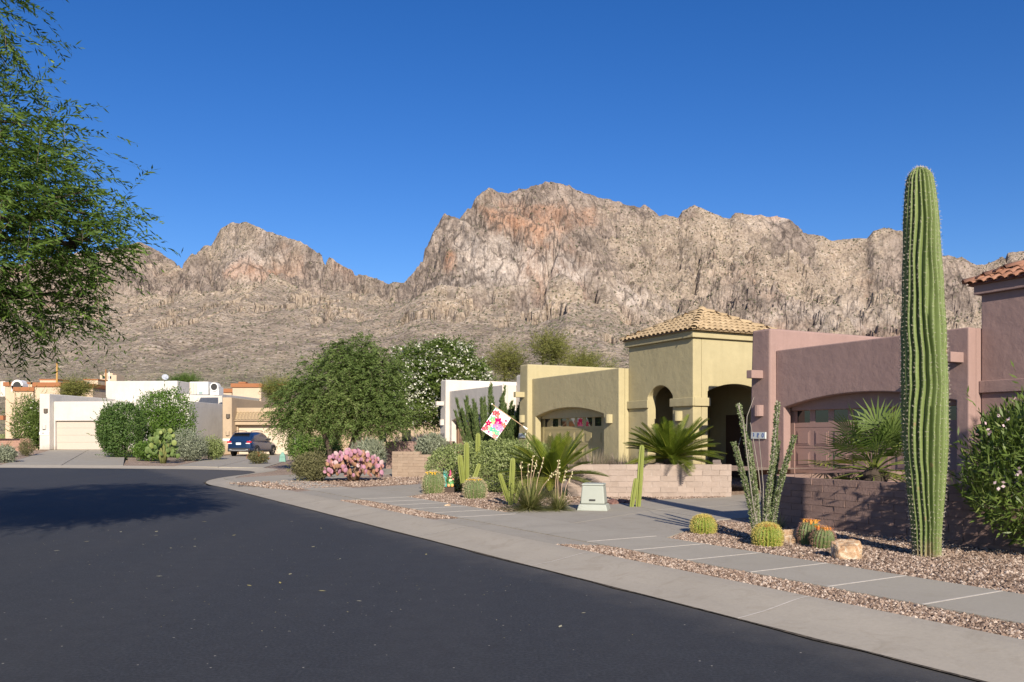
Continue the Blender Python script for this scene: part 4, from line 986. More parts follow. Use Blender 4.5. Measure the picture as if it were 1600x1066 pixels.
f_sago = foliage('leaf_sago', (0.045, 0.075, 0.010), (0.13, 0.18, 0.02), (0.29, 0.30, 0.045), 0.35, 0.28)
f_yucca = foliage('leaf_red_yucca', (0.10, 0.12, 0.035), (0.20, 0.22, 0.07), (0.34, 0.30, 0.14), 0.6, 0.25)
f_wflow = foliage('flower_white', (0.62, 0.62, 0.50), (0.85, 0.84, 0.76), None, 0.7, 0.3)
f_pflow = foliage('flower_pink', (0.68, 0.45, 0.50), (0.85, 0.70, 0.72), None, 0.7, 0.3)
f_yflow = foliage('flower_yellow', (0.75, 0.42, 0.02), (0.85, 0.60, 0.04), None, 0.6, 0.2)
f_twig = foliage('twig_dry', (0.13, 0.095, 0.065), (0.28, 0.21, 0.15), None, 0.9, 0.05)
bk_dark = bark('bark_dark', (0.075, 0.058, 0.045)); bk_pale = bark('bark_pale', (0.30, 0.25, 0.19)); bk_green = bark('bark_green', (0.16, 0.17, 0.06))

def bush(name, label, cat, loc, blobs, n, L, W, mat, seed, fill=0.45, lump=0.16, up=0.45, spread=0.35, flowers=None, stem=bk_dark, group=None, rz=0, ground=True, shoots=0, freq=2.2):
    """a shrub: stems under a shell of individual leaves; blobs are local ellipsoids"""
    e = empty(name, loc, rz); tag(e, label, cat, group)
    p, nr, r = cloud_points(blobs, n, fill, lump, seed, freq)
    if ground: k = p[:, 2] > 0.015; p, nr = p[k], nr[k]
    n = len(p); d = unit(nr * spread + r.normal(size=(n, 3)) * 0.75 + np.array([0, 0, up]))
    nn = unit(nr + r.normal(size=(n, 3)) * 0.55); Ls = L * (0.6 + 0.8 * r.random(n))
    tone = np.clip(r.normal(0.45, 0.22, n) + 0.25 * fbm(p[:, 0] * 2.5 + seed, p[:, 1] * 2.5 + p[:, 2] * 2.2, 2), 0, 1)
    V = leaf_quads(p, d, nn, Ls, W * (0.7 + 0.6 * r.random(n)))
    if shoots:                       # longer shoots that break the outline
        q, qn, _ = cloud_points(blobs, shoots, 0.92, lump, seed + 50, freq); ps = []; ds = []
        for a in range(9):
            ps.append(q + unit(qn + np.array([0, 0, 0.6])) * (a * L * 0.55)); ds.append(unit(qn + np.array([0, 0, 0.5]) + r.normal(size=q.shape) * 0.6))
        ps = np.concatenate(ps); ds = np.concatenate(ds); V = np.concatenate([V, leaf_quads(ps, ds, rand_dirs(len(ps), r), np.full(len(ps), L * 0.9), np.full(len(ps), W))]); tone = np.concatenate([tone, r.random(len(ps))])
    mesh_obj('foliage', np_mesh('foliage', V, quads_for(len(V) // 4), tone), mat, e)
    mb = MB(); rr_ = random.Random(seed); B = blobs[0]
    for k in range(7):
        bl = blobs[k % len(blobs)]; a = rr_.uniform(0, 6.28); q = rr_.uniform(0.2, 0.75)
        top = Vector((bl[0] + bl[3] * q * math.cos(a), bl[1] + bl[4] * q * math.sin(a), bl[2] + bl[5] * rr_.uniform(0.0, 0.6)))
        bs = Vector((B[0] + 0.15 * B[3] * math.cos(a), B[1] + 0.15 * B[4] * math.sin(a), 0 if ground else bl[2] - bl[5] * 0.5)); mid = bs.lerp(top, 0.5) + Vector((0, 0, 0.08 * bl[5]))
        mb.tube([bs, mid, top], [0.03, 0.02, 0.006], 5)
    o = mb.build('stems', stem, e); o['kind'] = 'stuff'
    if flowers:
        fm, fn, fs = flowers; q, qn, r2 = cloud_points(blobs, fn, 0.97, lump, seed + 9, freq); k = q[:, 2] > 0.3 * max(b[2] + b[5] for b in blobs); q, qn = q[k], qn[k]
        P = np.repeat(q, 5, 0) + r2.normal(size=(len(q) * 5, 3)) * fs * 0.55; D_ = unit(np.repeat(qn, 5, 0) + r2.normal(size=P.shape) * 0.9)
        V = leaf_quads(P, D_, unit(np.repeat(qn, 5, 0) + 0.5 * rand_dirs(len(P), r2)), np.full(len(P), fs), np.full(len(P), fs * 0.8))
        o = mesh_obj('blossom', np_mesh('blossom', V, quads_for(len(P)), r2.random(len(P))), fm, e); o['kind'] = 'stuff'
    return e

# ---------------------------------------------------------------- trees
def tree(name, label, loc, trunk_pts, trunk_r, blobs, n_twig, twig_len, per, L, W, mat, barkm, seed, droop=0.5, flowers=None, group=None, limb_r=0.05, fill=0.25, side=0.0):
    """trunk and limbs reaching into each clump; hanging twigs set with small leaves"""
    e = empty(name, loc); tag(e, label, 'tree', group)
    rr_ = random.Random(seed); mb = MB()
    for tp in trunk_pts:
        k = len(tp); mb.tube(tp, [trunk_r * (1 - 0.5 * i / (k - 1)) for i in range(k)], 8)
    heads = [Vector(tp[-1]) for tp in trunk_pts]
    for b in blobs:
        c = Vector(b[:3]); hd = min(heads, key=lambda q: (q - c).length)
        mid = hd.lerp(c, 0.5) + Vector((rr_.uniform(-.2, .2), rr_.uniform(-.2, .2), 0.18 * (c - hd).length * 0.6))
        mb.tube([hd, mid, c], [limb_r, limb_r * 0.7, limb_r * 0.35], 6)
        for k in range(7):
            dv = Vector((rr_.gauss(0, 1), rr_.gauss(0, 1), rr_.gauss(0.2, 0.8))).normalized()
            t = Vector((dv.x * b[3], dv.y * b[4], dv.z * b[5])) * 0.85
            mb.tube([c, c + t * 0.5 + Vector((0, 0, 0.12 * b[5])), c + t], [limb_r * 0.4, limb_r * 0.25, limb_r * 0.1], 4)
    mb.build('trunk', barkm, e, smooth=True)
    p, nr, r = cloud_points(blobs, n_twig, fill, 0.30, seed, 2.6)
    n = len(p); d = unit(nr * np.array([1, 1, 0.4]) + r.normal(size=(n, 3)) * 0.45 + np.array([0, 0, 0.15]))
    tl = twig_len * (0.55 + 0.8 * r.random(n)); t = np.linspace(0.02, 1, per)
    curve = p[:, None, :] + d[:, None, :] * (tl[:, None] * t[None])[..., None]
    curve[:, :, 2] -= droop * (tl[:, None] * t[None] ** 2)
    tan = np.gradient(curve, axis=1); tan = unit(tan); sidev = unit(np.cross(tan, np.array([0, 0, 1.0])) + 1e-4)
    sg = np.where(np.arange(per) % 2 == 0, 1.0, -1.0)[None, :, None]
    ld = unit(tan * 0.75 + sidev * sg * 0.9 + r.normal(size=curve.shape) * 0.35 + np.array([0, 0, -0.25 * droop]))
    P = curve.reshape(-1, 3); Dv = ld.reshape(-1, 3); nn = unit(np.repeat(nr, per, 0) * 0.4 + rand_dirs(len(P), r) * 0.8 + np.array([0, 0, 0.5]))
    tone = np.repeat(np.clip(r.normal(0.42, 0.2, n) + 0.3 * fbm(p[:, 0] * 1.4 + seed, p[:, 2] * 1.4 + p[:, 1], 2), 0, 1), per) + r.normal(size=len(P)) * 0.08
    V = leaf_quads(P, Dv, nn, L * (0.6 + 0.7 * r.random(len(P))), W * (0.7 + 0.6 * r.random(len(P))))
    # the twigs themselves as thin slivers
    a, b_ = curve[:, 0], curve[:, -1]; w = sidev[:, 0] * 0.0025
    mesh_obj('crown', np_mesh('crown', V, quads_for(len(P)), np.clip(tone, 0, 1)), mat, e)
    m0 = per // 2
    T = np.stack([a - w, a + w, b_ + w * 0.4, b_ - w * 0.4], 1).reshape(-1, 3)
    o = mesh_obj('twigs', np_mesh('twigs', T, quads_for(n), r.random(n)), f_twig, e); o['kind'] = 'stuff'
    if flowers:
        fm, fn, fs = flowers; q, qn, r2 = cloud_points(blobs, fn, 0.95, 0.30, seed + 9, 2.6)
        P = np.repeat(q, 5, 0) + r2.normal(size=(len(q) * 5, 3)) * fs * 0.7; D_ = unit(np.repeat(qn, 5, 0) + r2.normal(size=P.shape) * 0.9)
        V = leaf_quads(P, D_, rand_dirs(len(P), r2), np.full(len(P), fs), np.full(len(P), fs * 0.8))
        o = mesh_obj('blossom', np_mesh('blossom', V, quads_for(len(P)), r2.random(len(P))), fm, e); o['kind'] = 'stuff'
    return e

# the mesquite overhanging the street from the left
bl = [(0.0, 0.3, 4.9, 2.1, 2.2, 1.6), (2.1, -0.3, 4.3, 1.5, 1.6, 1.15), (2.0, 0.4, 5.35, 1.3, 1.5, 0.85), (3.05, 0.1, 4.15, 1.0, 1.1, 0.72), (1.5, -0.6, 3.35, 1.4, 1.5, 0.6),
      (2.75, 0.5, 3.25, 0.85, 1.0, 0.42), (0.9, 0.2, 2.95, 1.4, 1.4, 0.45), (1.6, 0.3, 7.0, 1.25, 1.2, 0.55), (-0.2, 0.4, 6.9, 1.8, 1.8, 0.9), (-2.0, 0, 5.0, 2.0, 2.2, 1.8), (-1.2, 1.5, 3.6, 1.7, 1.8, 0.9), (3.6, 0.2, 3.85, 0.55, 0.6, 0.38)]
tree('mesquite_tree', 'feathery green mesquite tree overhanging the street, its trunk beside the kerb', (-8.95, 10.0, 0.09),
     [[(-1.4, 0.4, 0), (-1.2, 0.4, 1.2), (-0.9, 0.3, 2.2), (-0.2, 0.2, 3.4)], [(-1.5, 0.3, 0), (-1.9, 0.5, 1.4), (-1.9, 0.3, 3.0)]], 0.19, bl, 7400, 0.60, 23, 0.112, 0.022, f_mesq, bk_dark, 21, 0.35, limb_r=0.075)
# the mesquite in front of the far drives
def tl(px, py, D): return Vector(((px - 800) / F * D, D, EYE + (HOR - py) / F * D))
o = tl(530, 744, 35); D_ = 35.0
def rel(px, py, rx, rz, dy=0.0, base=o, D=D_): c = tl(px, py, D) - base; return (c.x, dy, c.z + base.z - 0.1, rx / F * D, rx / F * D * 0.85, rz / F * D)
bl = [rel(520, 600, 62, 45), rel(575, 590, 48, 42), rel(480, 625, 48, 36), rel(540, 560, 38, 26), rel(600, 575, 30, 34), rel(575, 630, 50, 30), rel(455, 645, 30, 20), rel(610, 640, 32, 26), rel(510, 640, 45, 24), rel(565, 540, 18, 14), rel(530, 548, 16, 14), rel(468, 662, 34, 16), rel(590, 662, 40, 18), rel(538, 664, 38, 14)]
tree('mesquite_tree', 'broad dark green mesquite tree behind the purple prickly pear', (o.x, o.y, 0.1),
     [[(-0.35, 0, 0), (-0.4, 0, 0.9), (-0.7, 0, 1.7), (-0.8, 0, 2.4)], [(0.3, 0.1, 0), (0.45, 0.1, 0.9), (0.75, 0.1, 1.9), (0.8, 0, 2.7)]], 0.13, bl, 5000, 0.56, 17, 0.125, 0.038, f_mesq2, bk_dark, 22, 0.55, limb_r=0.05)
# white-flowering oleander tree
o2 = tl(672, 730, 46.5)
R2 = lambda px, py, rx, rz, dy=0.0: rel(px, py, rx, rz, dy, o2, 46.5)
bl = [R2(680, 590, 55, 42), R2(640, 605, 38, 36), R2(720, 590, 38, 34), R2(655, 562, 34, 24), R2(705, 560, 36, 24), R2(672, 640, 42, 26), R2(635, 645, 26, 20), R2(690, 545, 20, 14), R2(745, 585, 14, 20)]
tree('oleander_tree', 'tall oleander tree covered in white blossom beside the off-white house', (o2.x, o2.y, 0.1),
     [[(-0.3, 0, 0), (-0.7, -0.2, 1.3), (-1.2, -0.2, 2.6)], [(0.0, 0, 0), (-0.2, -0.3, 1.3), (-0.5, -0.3, 2.8)], [(0.3, 0, 0), (0.3, -0.2, 1.4), (0.2, -0.2, 2.9)], [(0.4, 0.1, 0), (0.8, 0, 1.6), (1.0, 0, 2.8)]],
     0.06, bl, 5400, 0.46, 9, 0.235, 0.056, f_olea, bk_pale, 23, 0.1, (f_wflow, 1500, 0.13), limb_r=0.03)
# palo verdes behind the houses
def verde(px, py, rx, rz, D, seed, label, mat=f_verde, trunkm=bk_green):
    base = tl(px, 690, D); base.z = 0.1; c = tl(px, py, D); r_ = random.Random(seed); bl = []
    RX, RZ = rx / F * D, rz / F * D
    for k in range(8):
        a = r_.uniform(0, 6.28); q = r_.uniform(0.2, 0.75)
        bl.append((RX * q * math.cos(a), RX * q * math.sin(a) * 0.8, c.z - 0.1 + RZ * r_.uniform(-0.6, 0.55), RX * r_.uniform(0.3, 0.55), RX * 0.45, RZ * r_.uniform(0.28, 0.5)))
    h0 = max(0.5, c.z - RZ * 1.2)
    tree('palo_verde_tree', label, base, [[(0, 0, 0), (0.1, 0, h0 * 0.5), (0.2, 0, h0)], [(0.1, 0, 0), (-0.3, 0.1, h0 * 0.6), (-0.6, 0, h0)]], 0.12, bl, 1050, 0.8, 10, 0.20, 0.036, mat, trunkm, seed, -0.15, group='trees behind the houses', limb_r=0.05)
verde(860, 548, 42, 34, 62, 31, 'yellow-green palo verde tree standing tallest behind the yellow house')
verde(785, 562, 36, 36, 66, 32, 'olive palo verde tree rising behind the off-white house')
verde(925, 570, 34, 20, 74, 33, 'low palo verde tree top showing above the yellow parapet')
verde(440, 612, 26, 20, 80, 34, 'thin olive tree beside the cream block behind the broad mesquite')
verde(285, 598, 26, 12, 100, 35, 'low bright green tree behind the white upper storey', f_bright)
verde(120, 612, 26, 15, 78, 36, 'sparse yellowish tree in front of the rust parapet')

# ---------------------------------------------------------------- shrubs across the elbow
def B(px, py_base, D, rx, ytop, name, label, mat, n, L, W, seed, z0=0.1, cat='shrub', lump=0.14, deep=0.85, **k):
    """a rounded shrub whose base is at pixel px and depth D, half width rx pixels, top at row ytop"""
    base = Vector(((px - 800) / F * D, D, z0)); rX = rx / F * D; h = EYE + (HOR - ytop) / F * D - z0
    r_ = random.Random(seed)
    bl = [(0, 0, h * 0.48, rX, rX * deep, h * 0.52)]
    for q in range(4):
        a = r_.uniform(0, 6.28); bl.append((rX * 0.42 * math.cos(a), rX * 0.4 * math.sin(a), h * r_.uniform(0.35, 0.62), rX * 0.55, rX * 0.5, h * 0.36))
    return bush(name, label, cat, base, bl, n, L, W, mat, seed, lump=lump, **k)
B(190, 721, 50, 37, 625, 'shrub', 'dense dark green egg-shaped shrub beside the white garage', f_dark, 18000, 0.13, 0.055, 41, 0.16, shoots=40, fill=0.7)
B(258, 712, 54, 49, 605, 'shrub', 'tall bright green shrub behind the green prickly pear', f_bright, 20000, 0.15, 0.06, 42, 0.2, shoots=40, fill=0.7)
B(233, 722, 46.5, 26, 688, 'hedge', 'low clipped bright green hedge beside the dark egg-shaped shrub', f_bright, 5000, 0.10, 0.05, 43, 0.13, 'hedge')
B(293, 716, 48, 33, 668, 'shrub', 'rounded silvery sage shrub beside the green prickly pear', f_grey, 7000, 0.10, 0.045, 44)
B(331, 712, 50, 20, 680, 'shrub', 'grey-green shrub between the sage bush and the tan gate', f_hedge, 4200, 0.10, 0.045, 45)
B(404, 726, 43, 17, 705, 'shrub', 'small reddish olive bush in front of the blue car', f_olive, 2600, 0.08, 0.04, 46, flowers=(foliage('flower_rust', (0.40, 0.12, 0.04), (0.45, 0.2, 0.08), None, .8, .2), 40, 0.04))
B(8, 718, 44, 17, 694, 'shrub', 'low silver-grey bush by the kerb beside the yucca', f_grey, 3600, 0.09, 0.04, 47)
B(42, 708, 52, 12, 682, 'shrub', 'thin brownish twiggy bush in front of the red block wall', f_olive, 2000, 0.10, 0.03, 48, 0.25)
B(42, 690, 62, 24, 614, 'oleander', 'loose pale-flowered oleander beside the white garage pier', f_olea, 6500, 0.24, 0.05, 49, 0.4, flowers=(f_wflow, 60, 0.07), shoots=60)
B(62, 690, 63, 12, 640, 'oleander', 'smaller light green oleander against the white garage pier', f_bright, 2600, 0.22, 0.05, 50, 0.4, shoots=40)
B(468, 718, 47, 22, 672, 'shrub', 'silvery shrub on top of the small grey block wall', f_grey, 3000, 0.10, 0.04, 51)
B(470, 722, 43, 26, 668, 'shrub', 'leafy green shrub in the shade of the broad mesquite', f_bright, 3400, 0.14, 0.06, 52)
B(510, 720, 44, 26, 680, 'shrub', 'dark green shrub under the mesquite trunk', f_dark, 3000, 0.14, 0.06, 53)
# near the second drive
g = G(487, 752)
B(487, 752, g.y, 31, 706, 'shrub', 'rounded grey-brown bush beside the purple prickly pear', f_olive, 9000, 0.06, 0.03, 54, lump=0.1, shoots=120)
B(575, 742, 33, 28, 688, 'shrub', 'spiky pale sage shrub behind the purple prickly pear', f_grey, 3600, 0.22, 0.03, 55, up=1.3, spread=0.5)
B(675, 715, 33.5, 27, 678, 'shrub', 'grey-green sage bush above the stepped tan wall', f_grey, 5200, 0.12, 0.04, 56, 0.5, up=0.9)
# the big clipped hedge, two masses grown together
o = Vector((-0.72, 22.1, 0.1))
bl = [(-0.78, 0.1, 0.60, 0.80, 0.85, 0.66), (0.35, 0.15, 0.70, 0.90, 0.85, 0.70), (0.95, 0.05, 0.70, 0.88, 0.8, 0.68), (0.55, -0.35, 0.62, 0.85, 0.75, 0.64), (-1.05, 0.05, 0.55, 0.5, 0.6, 0.55), (1.45, 0.2, 0.7, 0.45, 0.6, 0.62), (-0.3, 0.6, 0.68, 0.8, 0.6, 0.66)]
bush('hedge', 'wide dense clipped green hedge behind the flowering barrel cacti', 'hedge', o, bl, 34000, 0.054, 0.029, f_hedge, 57, fill=0.8, lump=0.05, up=0.35, stem=bk_dark, freq=3)
# white-flowered shrub far left + oleander hedge at right
o = Vector((6.95, 10.3, 0.1))
bl = [(0, 0, 1.05, 1.25, 1.1, 1.0), (-0.55, -0.1, 1.0, 0.80, 0.75, 0.9), (0.5, -0.2, 1.2, 0.9, 0.85, 0.88), (-0.25, 0.1, 1.45, 0.8, 0.7, 0.55), (1.5, 0.0, 1.25, 1.2, 1.1, 1.1), (2.6, 0.2, 1.3, 1.2, 1.1, 1.2)]
bush('oleander', 'large pink-flowered oleander shrub beside the tall ribbed cactus', 'shrub', o, bl, 24000, 0.14, 0.028, f_olea, 58, fill=0.6, lump=0.12, up=0.8, spread=0.5, flowers=(f_pflow, 120, 0.05), shoots=50)

# ---------------------------------------------------------------- spiky rosettes
def rosette(name, label, cat, loc, n, L, W, mat, seed, up=(0.2, 1.2), curve=0.5, group=None, segs=4, base_r=0.05):
    e = empty(name, loc); tag(e, label, cat, group); r = np.random.default_rng(seed)
    az = r.random(n) * 6.283; el = up[0] + (up[1] - up[0]) * r.random(n); ln = L * (0.65 + 0.5 * r.random(n))
    hd = np.stack([np.cos(az), np.sin(az), 0 * az], 1); t = np.linspace(0, 1, segs + 1)
    P = hd[:, None, :] * (base_r + ln[:, None] * t * np.cos(el)[:, None])[..., None]
    P[:, :, 2] = ln[:, None] * (t * np.sin(el)[:, None] - curve * t ** 2 * np.cos(el)[:, None])
    sd = np.stack([-np.sin(az), np.cos(az), 0 * az], 1); wd = W * (1 - t ** 1.5 * 0.95)
    A, Bv = P + sd[:, None, :] * wd[None, :, None] / 2, P - sd[:, None, :] * wd[None, :, None] / 2
    V = np.stack([A, Bv], 2).reshape(n, -1, 3); q = np.array([[2 * i, 2 * i + 1, 2 * i + 3, 2 * i + 2] for i in range(segs)])
    Fq = (np.arange(n)[:, None, None] * (2 * segs + 2) + q[None]).reshape(-1, 4)
    V[:, :, 2] = np.maximum(V[:, :, 2], 0.01)
    o = mesh_obj('blades', np_mesh('blades', V.reshape(-1, 3), Fq, np.repeat(r.random(n), segs)), mat, e); o['kind'] = 'stuff'
    return e
def stalks(e, n, h, seed, spread=0.5):
    rr_ = random.Random(seed); st = plain('stalk_tan', (0.42, 0.30, 0.20), 0.8)
    for k in range(n):
        a = rr_.uniform(0, 6.28); s_ = rr_.uniform(0.1, spread); hh = h * rr_.uniform(0.7, 1.1); tip = Vector((s_ * math.cos(a) + 0.25 * hh * rr_.uniform(-.3, 1), s_ * math.sin(a), hh))
        mb = MB(); b0 = Vector((0.08 * math.cos(a), 0.08 * math.sin(a), 0.05)); mid = b0.lerp(tip, 0.5) + Vector((-0.03, 0, 0.05))
        mb.tube([b0, mid, tip], [0.008, 0.007, 0.004], 5); s = mb.build('flower_stalk', st, e)
        mb = MB()
        for q in range(6):
            p = mid.lerp(tip, rr_.uniform(0.3, 1.0)) + Vector((rr_.uniform(-.03, .03), rr_.uniform(-.03, .03), 0)); mb.ell(p, (0.012, 0.012, 0.018), 5, 3)
        o = mb.build('seed_pods', plain('seed_pod', (0.62, 0.58, 0.34), 0.8), s); o['kind'] = 'stuff'
e = rosette('red_yucca', 'grassy red yucca clump with tall seed stalks beside the utility box', 'yucca', G(828, 797), 900, 0.88, 0.013, f_yucca, 61, (0.15, 1.35), 0.4); stalks(e, 6, 1.15, 3, 0.6)
e = rosette('red_yucca', 'smaller red yucca clump between the larger one and the utility box', 'yucca', G(872, 797), 420, 0.6, 0.012, f_yucca, 62, (0.15, 1.3), 0.45); stalks(e, 4, 1.0, 5, 0.4)
e = rosette('yucca', 'spiky yellow-green yucca at the rust house corner', 'yucca', ((2 - 800) / F * 50, 50, 0.2), 60, 1.6, 0.07, f_palm, 63, (0.2, 1.2), 0.25)
e = rosette('fountain_grass', 'purple-topped grasses behind the rose block wall at the yellow garage', 'grass', (2.1, 21.6, 0.70), 520, 0.62, 0.008, foliage('grass_purple', (0.16, 0.16, 0.08), (0.26, 0.22, 0.15), (0.40, 0.30, 0.30), .8, .2), 64, (0.7, 1.45), 0.25, base_r=0.3)
e = rosette('fountain_grass', 'second clump of purple-topped grass nearer the yellow garage pier', 'grass', (2.9, 22.0, 0.70), 380, 0.5, 0.008, MATS['grass_purple'], 65, (0.7, 1.45), 0.25, base_r=0.3)
e = rosette('grass_tuft', 'small green tuft at the foot of the ocotillo', 'grass', G(1216, 826), 120, 0.33, 0.006, f_yucca, 66, (0.3, 1.3), 0.3)

def sago(label, loc, n, L, seed, trunk=0.3, hi=1.35):
    e = empty('sago_palm', loc); tag(e, label, 'sago palm'); r = random.Random(seed)
    mb = MB(); mb.lathe([(0.17, 0), (0.20, trunk * 0.5), (0.16, trunk), (0.05, trunk + 0.1)], 10); mb.build('trunk', bk_dark, e)
    for k in range(n):
        az = r.uniform(0, 6.283); el = hi * (k / n) ** 0.75 + r.uniform(-.08, .08) - 0.12; ln = L * r.uniform(0.85, 1.1); sg = 9
        hd = Vector((math.cos(az), math.sin(az), 0)); sd = Vector((-math.sin(az), math.cos(az), 0)); mb = MB(); pts = []
        for i in range(sg + 1):
            t = i / sg; pts.append(hd * (0.05 + ln * t * math.cos(el)) + Vector((0, 0, trunk + 0.05 + ln * (t * math.sin(el) - 0.26 * t * t * math.cos(el)))))
        mb.tube(pts, [0.012 * (1 - 0.8 * i / sg) for i in range(sg + 1)], 3, r=0.9)
        tone = min(1, max(0, r.gauss(0.45, 0.2) + (0.25 if el < 0.15 else 0)))
        m_ = 26
        for i in range(m_):
            t = 0.12 + 0.88 * i / m_; f_ = t * sg; a_ = int(min(f_, sg - 1)); p = pts[a_].lerp(pts[a_ + 1], f_ - a_); tg = (pts[a_ + 1] - pts[a_]).normalized(); nn = sd.cross(tg)
            ll = 0.23 * math.sin(math.pi * min(1, 0.18 + t * 0.78)) + 0.03
            for s_ in (-1, 1):
                dv = (sd * s_ * 0.72 + tg * 0.75 + nn * -0.30).normalized(); w_ = tg * 0.016
                mb.add([p - w_, p + w_, p + dv * ll * 0.6 + w_ * 0.8, p + dv * ll, p + dv * ll * 0.6 - w_ * 0.8], [(0, 1, 2, 3, 4)], min(1, max(0, tone + r.uniform(-.1, .1))))
        mb.build('frond', f_sago, e)
    return e
sago('large sago palm rising behind the rose block wall at the yellow tower', (4.02, 21.1, 0.66), 90, 1.42, 71, 0.30, 1.15)
sago('sago palm on the ground between the clipped hedge and the rose wall', (1.0, 20.2, 0.1), 76, 1.4, 72, 0.42, 1.25)

def fan_palm(label, loc, seed, n=26, pet=0.55, fan=0.55, trunk=0.55):
    e = empty('fan_palm', loc); tag(e, label, 'palm'); r = random.Random(seed)
    mb = MB(); mb.lathe([(0.20, 0), (0.24, trunk * 0.5), (0.20, trunk), (0.08, trunk + 0.12)], 12)
    for k in range(90):
        a = r.uniform(0, 6.28); z = r.uniform(0, trunk); p = Vector((0.21 * math.cos(a), 0.21 * math.sin(a), z)); mb.tube([p, p * 1.0 + Vector((0.07 * math.cos(a), 0.07 * math.sin(a), 0.09))], [0.025, 0.008], 4)
    mb.build('trunk', bk_dark, e)
    for k in range(n):
        az = r.uniform(0, 6.283); el = -0.55 + 1.95 * (k / n); ln = pet * r.uniform(0.75, 1.15)
        hd = Vector((math.cos(az), math.sin(az), 0)); sd = Vector((-math.sin(az), math.cos(az), 0)); ax_ = (hd * math.cos(el) + Vector((0, 0, math.sin(el)))).normalized(); nn = sd.cross(ax_) * -1
        b0 = Vector((0, 0, trunk + 0.05)); hub = b0 + ax_ * ln; mb = MB(); mb.tube([b0, b0.lerp(hub, 0.5) + Vector((0, 0, 0.03)), hub], [0.012, 0.010, 0.008], 4, r=0.7)
        tone = min(1, max(0, r.gauss(0.38, 0.15) + (0.35 if el < 0.25 else 0)))
        for i in range(19):
            q = R(-105 + 210 * i / 18); dv = (ax_ * math.cos(q) + sd * math.sin(q) + nn * 0.12).normalized(); L = fan * (0.72 + 0.28 * math.cos(q * 0.7)) * r.uniform(0.9, 1.08)
            wv = dv.cross(nn).normalized() * 0.019; m1 = hub + dv * L * 0.5 + Vector((0, 0, -0.01)); tip = hub + dv * L + Vector((0, 0, -0.16 * L))
            mb.add([hub, m1 + wv, tip, m1 - wv + nn * 0.006], [(0, 1, 2, 3)], min(1, max(0, tone + r.uniform(-.12, .12))))
        mb.build('frond', f_palm, e)
fan_palm('green fan palm in front of the pink garage door', (6.3, 14.5, 0.12), 73, 40, 0.72, 0.66, 0.80)

# ---------------------------------------------------------------- cacti
def cactus_mat(name, c1, c2):
    m, nt, b = base_mat(name, 0.55, 0.3); v = coords(nt, 'Object')
    at = N(nt, 'ShaderNodeAttribute', attribute_name='rib')
    c = mixc(nt, noise(nt, v, 3.5, 6, 0.65), c1, c2)
    c = mixc(nt, ramp(nt, noise(nt, v, 11, 5, 0.7), [(0.58, 0.0), (0.8, 0.5)]), c, tuple(x * 1.3 for x in c2))
    if name == 'saguaro_skin':
        sp = nt.nodes.new('ShaderNodeSeparateXYZ'); nt.links.new(v, sp.inputs[0]); ad = N(nt, 'ShaderNodeMath', operation='ADD'); nt.links.new(sp.outputs['Z'], ad.inputs[0]); nt.links.new(noise(nt, v, 7, 5), ad.inputs[1])
        c = mixc(nt, ramp(nt, ad.outputs[0], [(0.50, 0.85), (0.72, 0.0)]), c, (0.26, 0.20, 0.12))
        c = mixc(nt, ramp(nt, voro(nt, v, 3.2), [(0.07, 0.85), (0.12, 0.0)]), c, (0.24, 0.17, 0.09))
    setc(nt, b, c); bump(nt, b, noise(nt, v, 40, 4), 0.2, 0.006); MATS[name] = m; return m
c_sag = cactus_mat('saguaro_skin', (0.10, 0.14, 0.045), (0.18, 0.23, 0.075)); c_bar = cactus_mat('barrel_skin', (0.07, 0.10, 0.03), (0.13, 0.17, 0.06))
c_col = cactus_mat('column_skin', (0.13, 0.16, 0.03), (0.24, 0.265, 0.06)); c_gold = cactus_mat('golden_skin', (0.12, 0.17, 0.02), (0.20, 0.25, 0.04))
sp_y = plain('spine_yellow', (0.48, 0.40, 0.11), 0.6); sp_g = plain('spine_grey', (0.50, 0.45, 0.36), 0.7); sp_r = plain('spine_red', (0.36, 0.21, 0.15), 0.6); sp_t = plain('spine_tan', (0.42, 0.36, 0.22), 0.7)
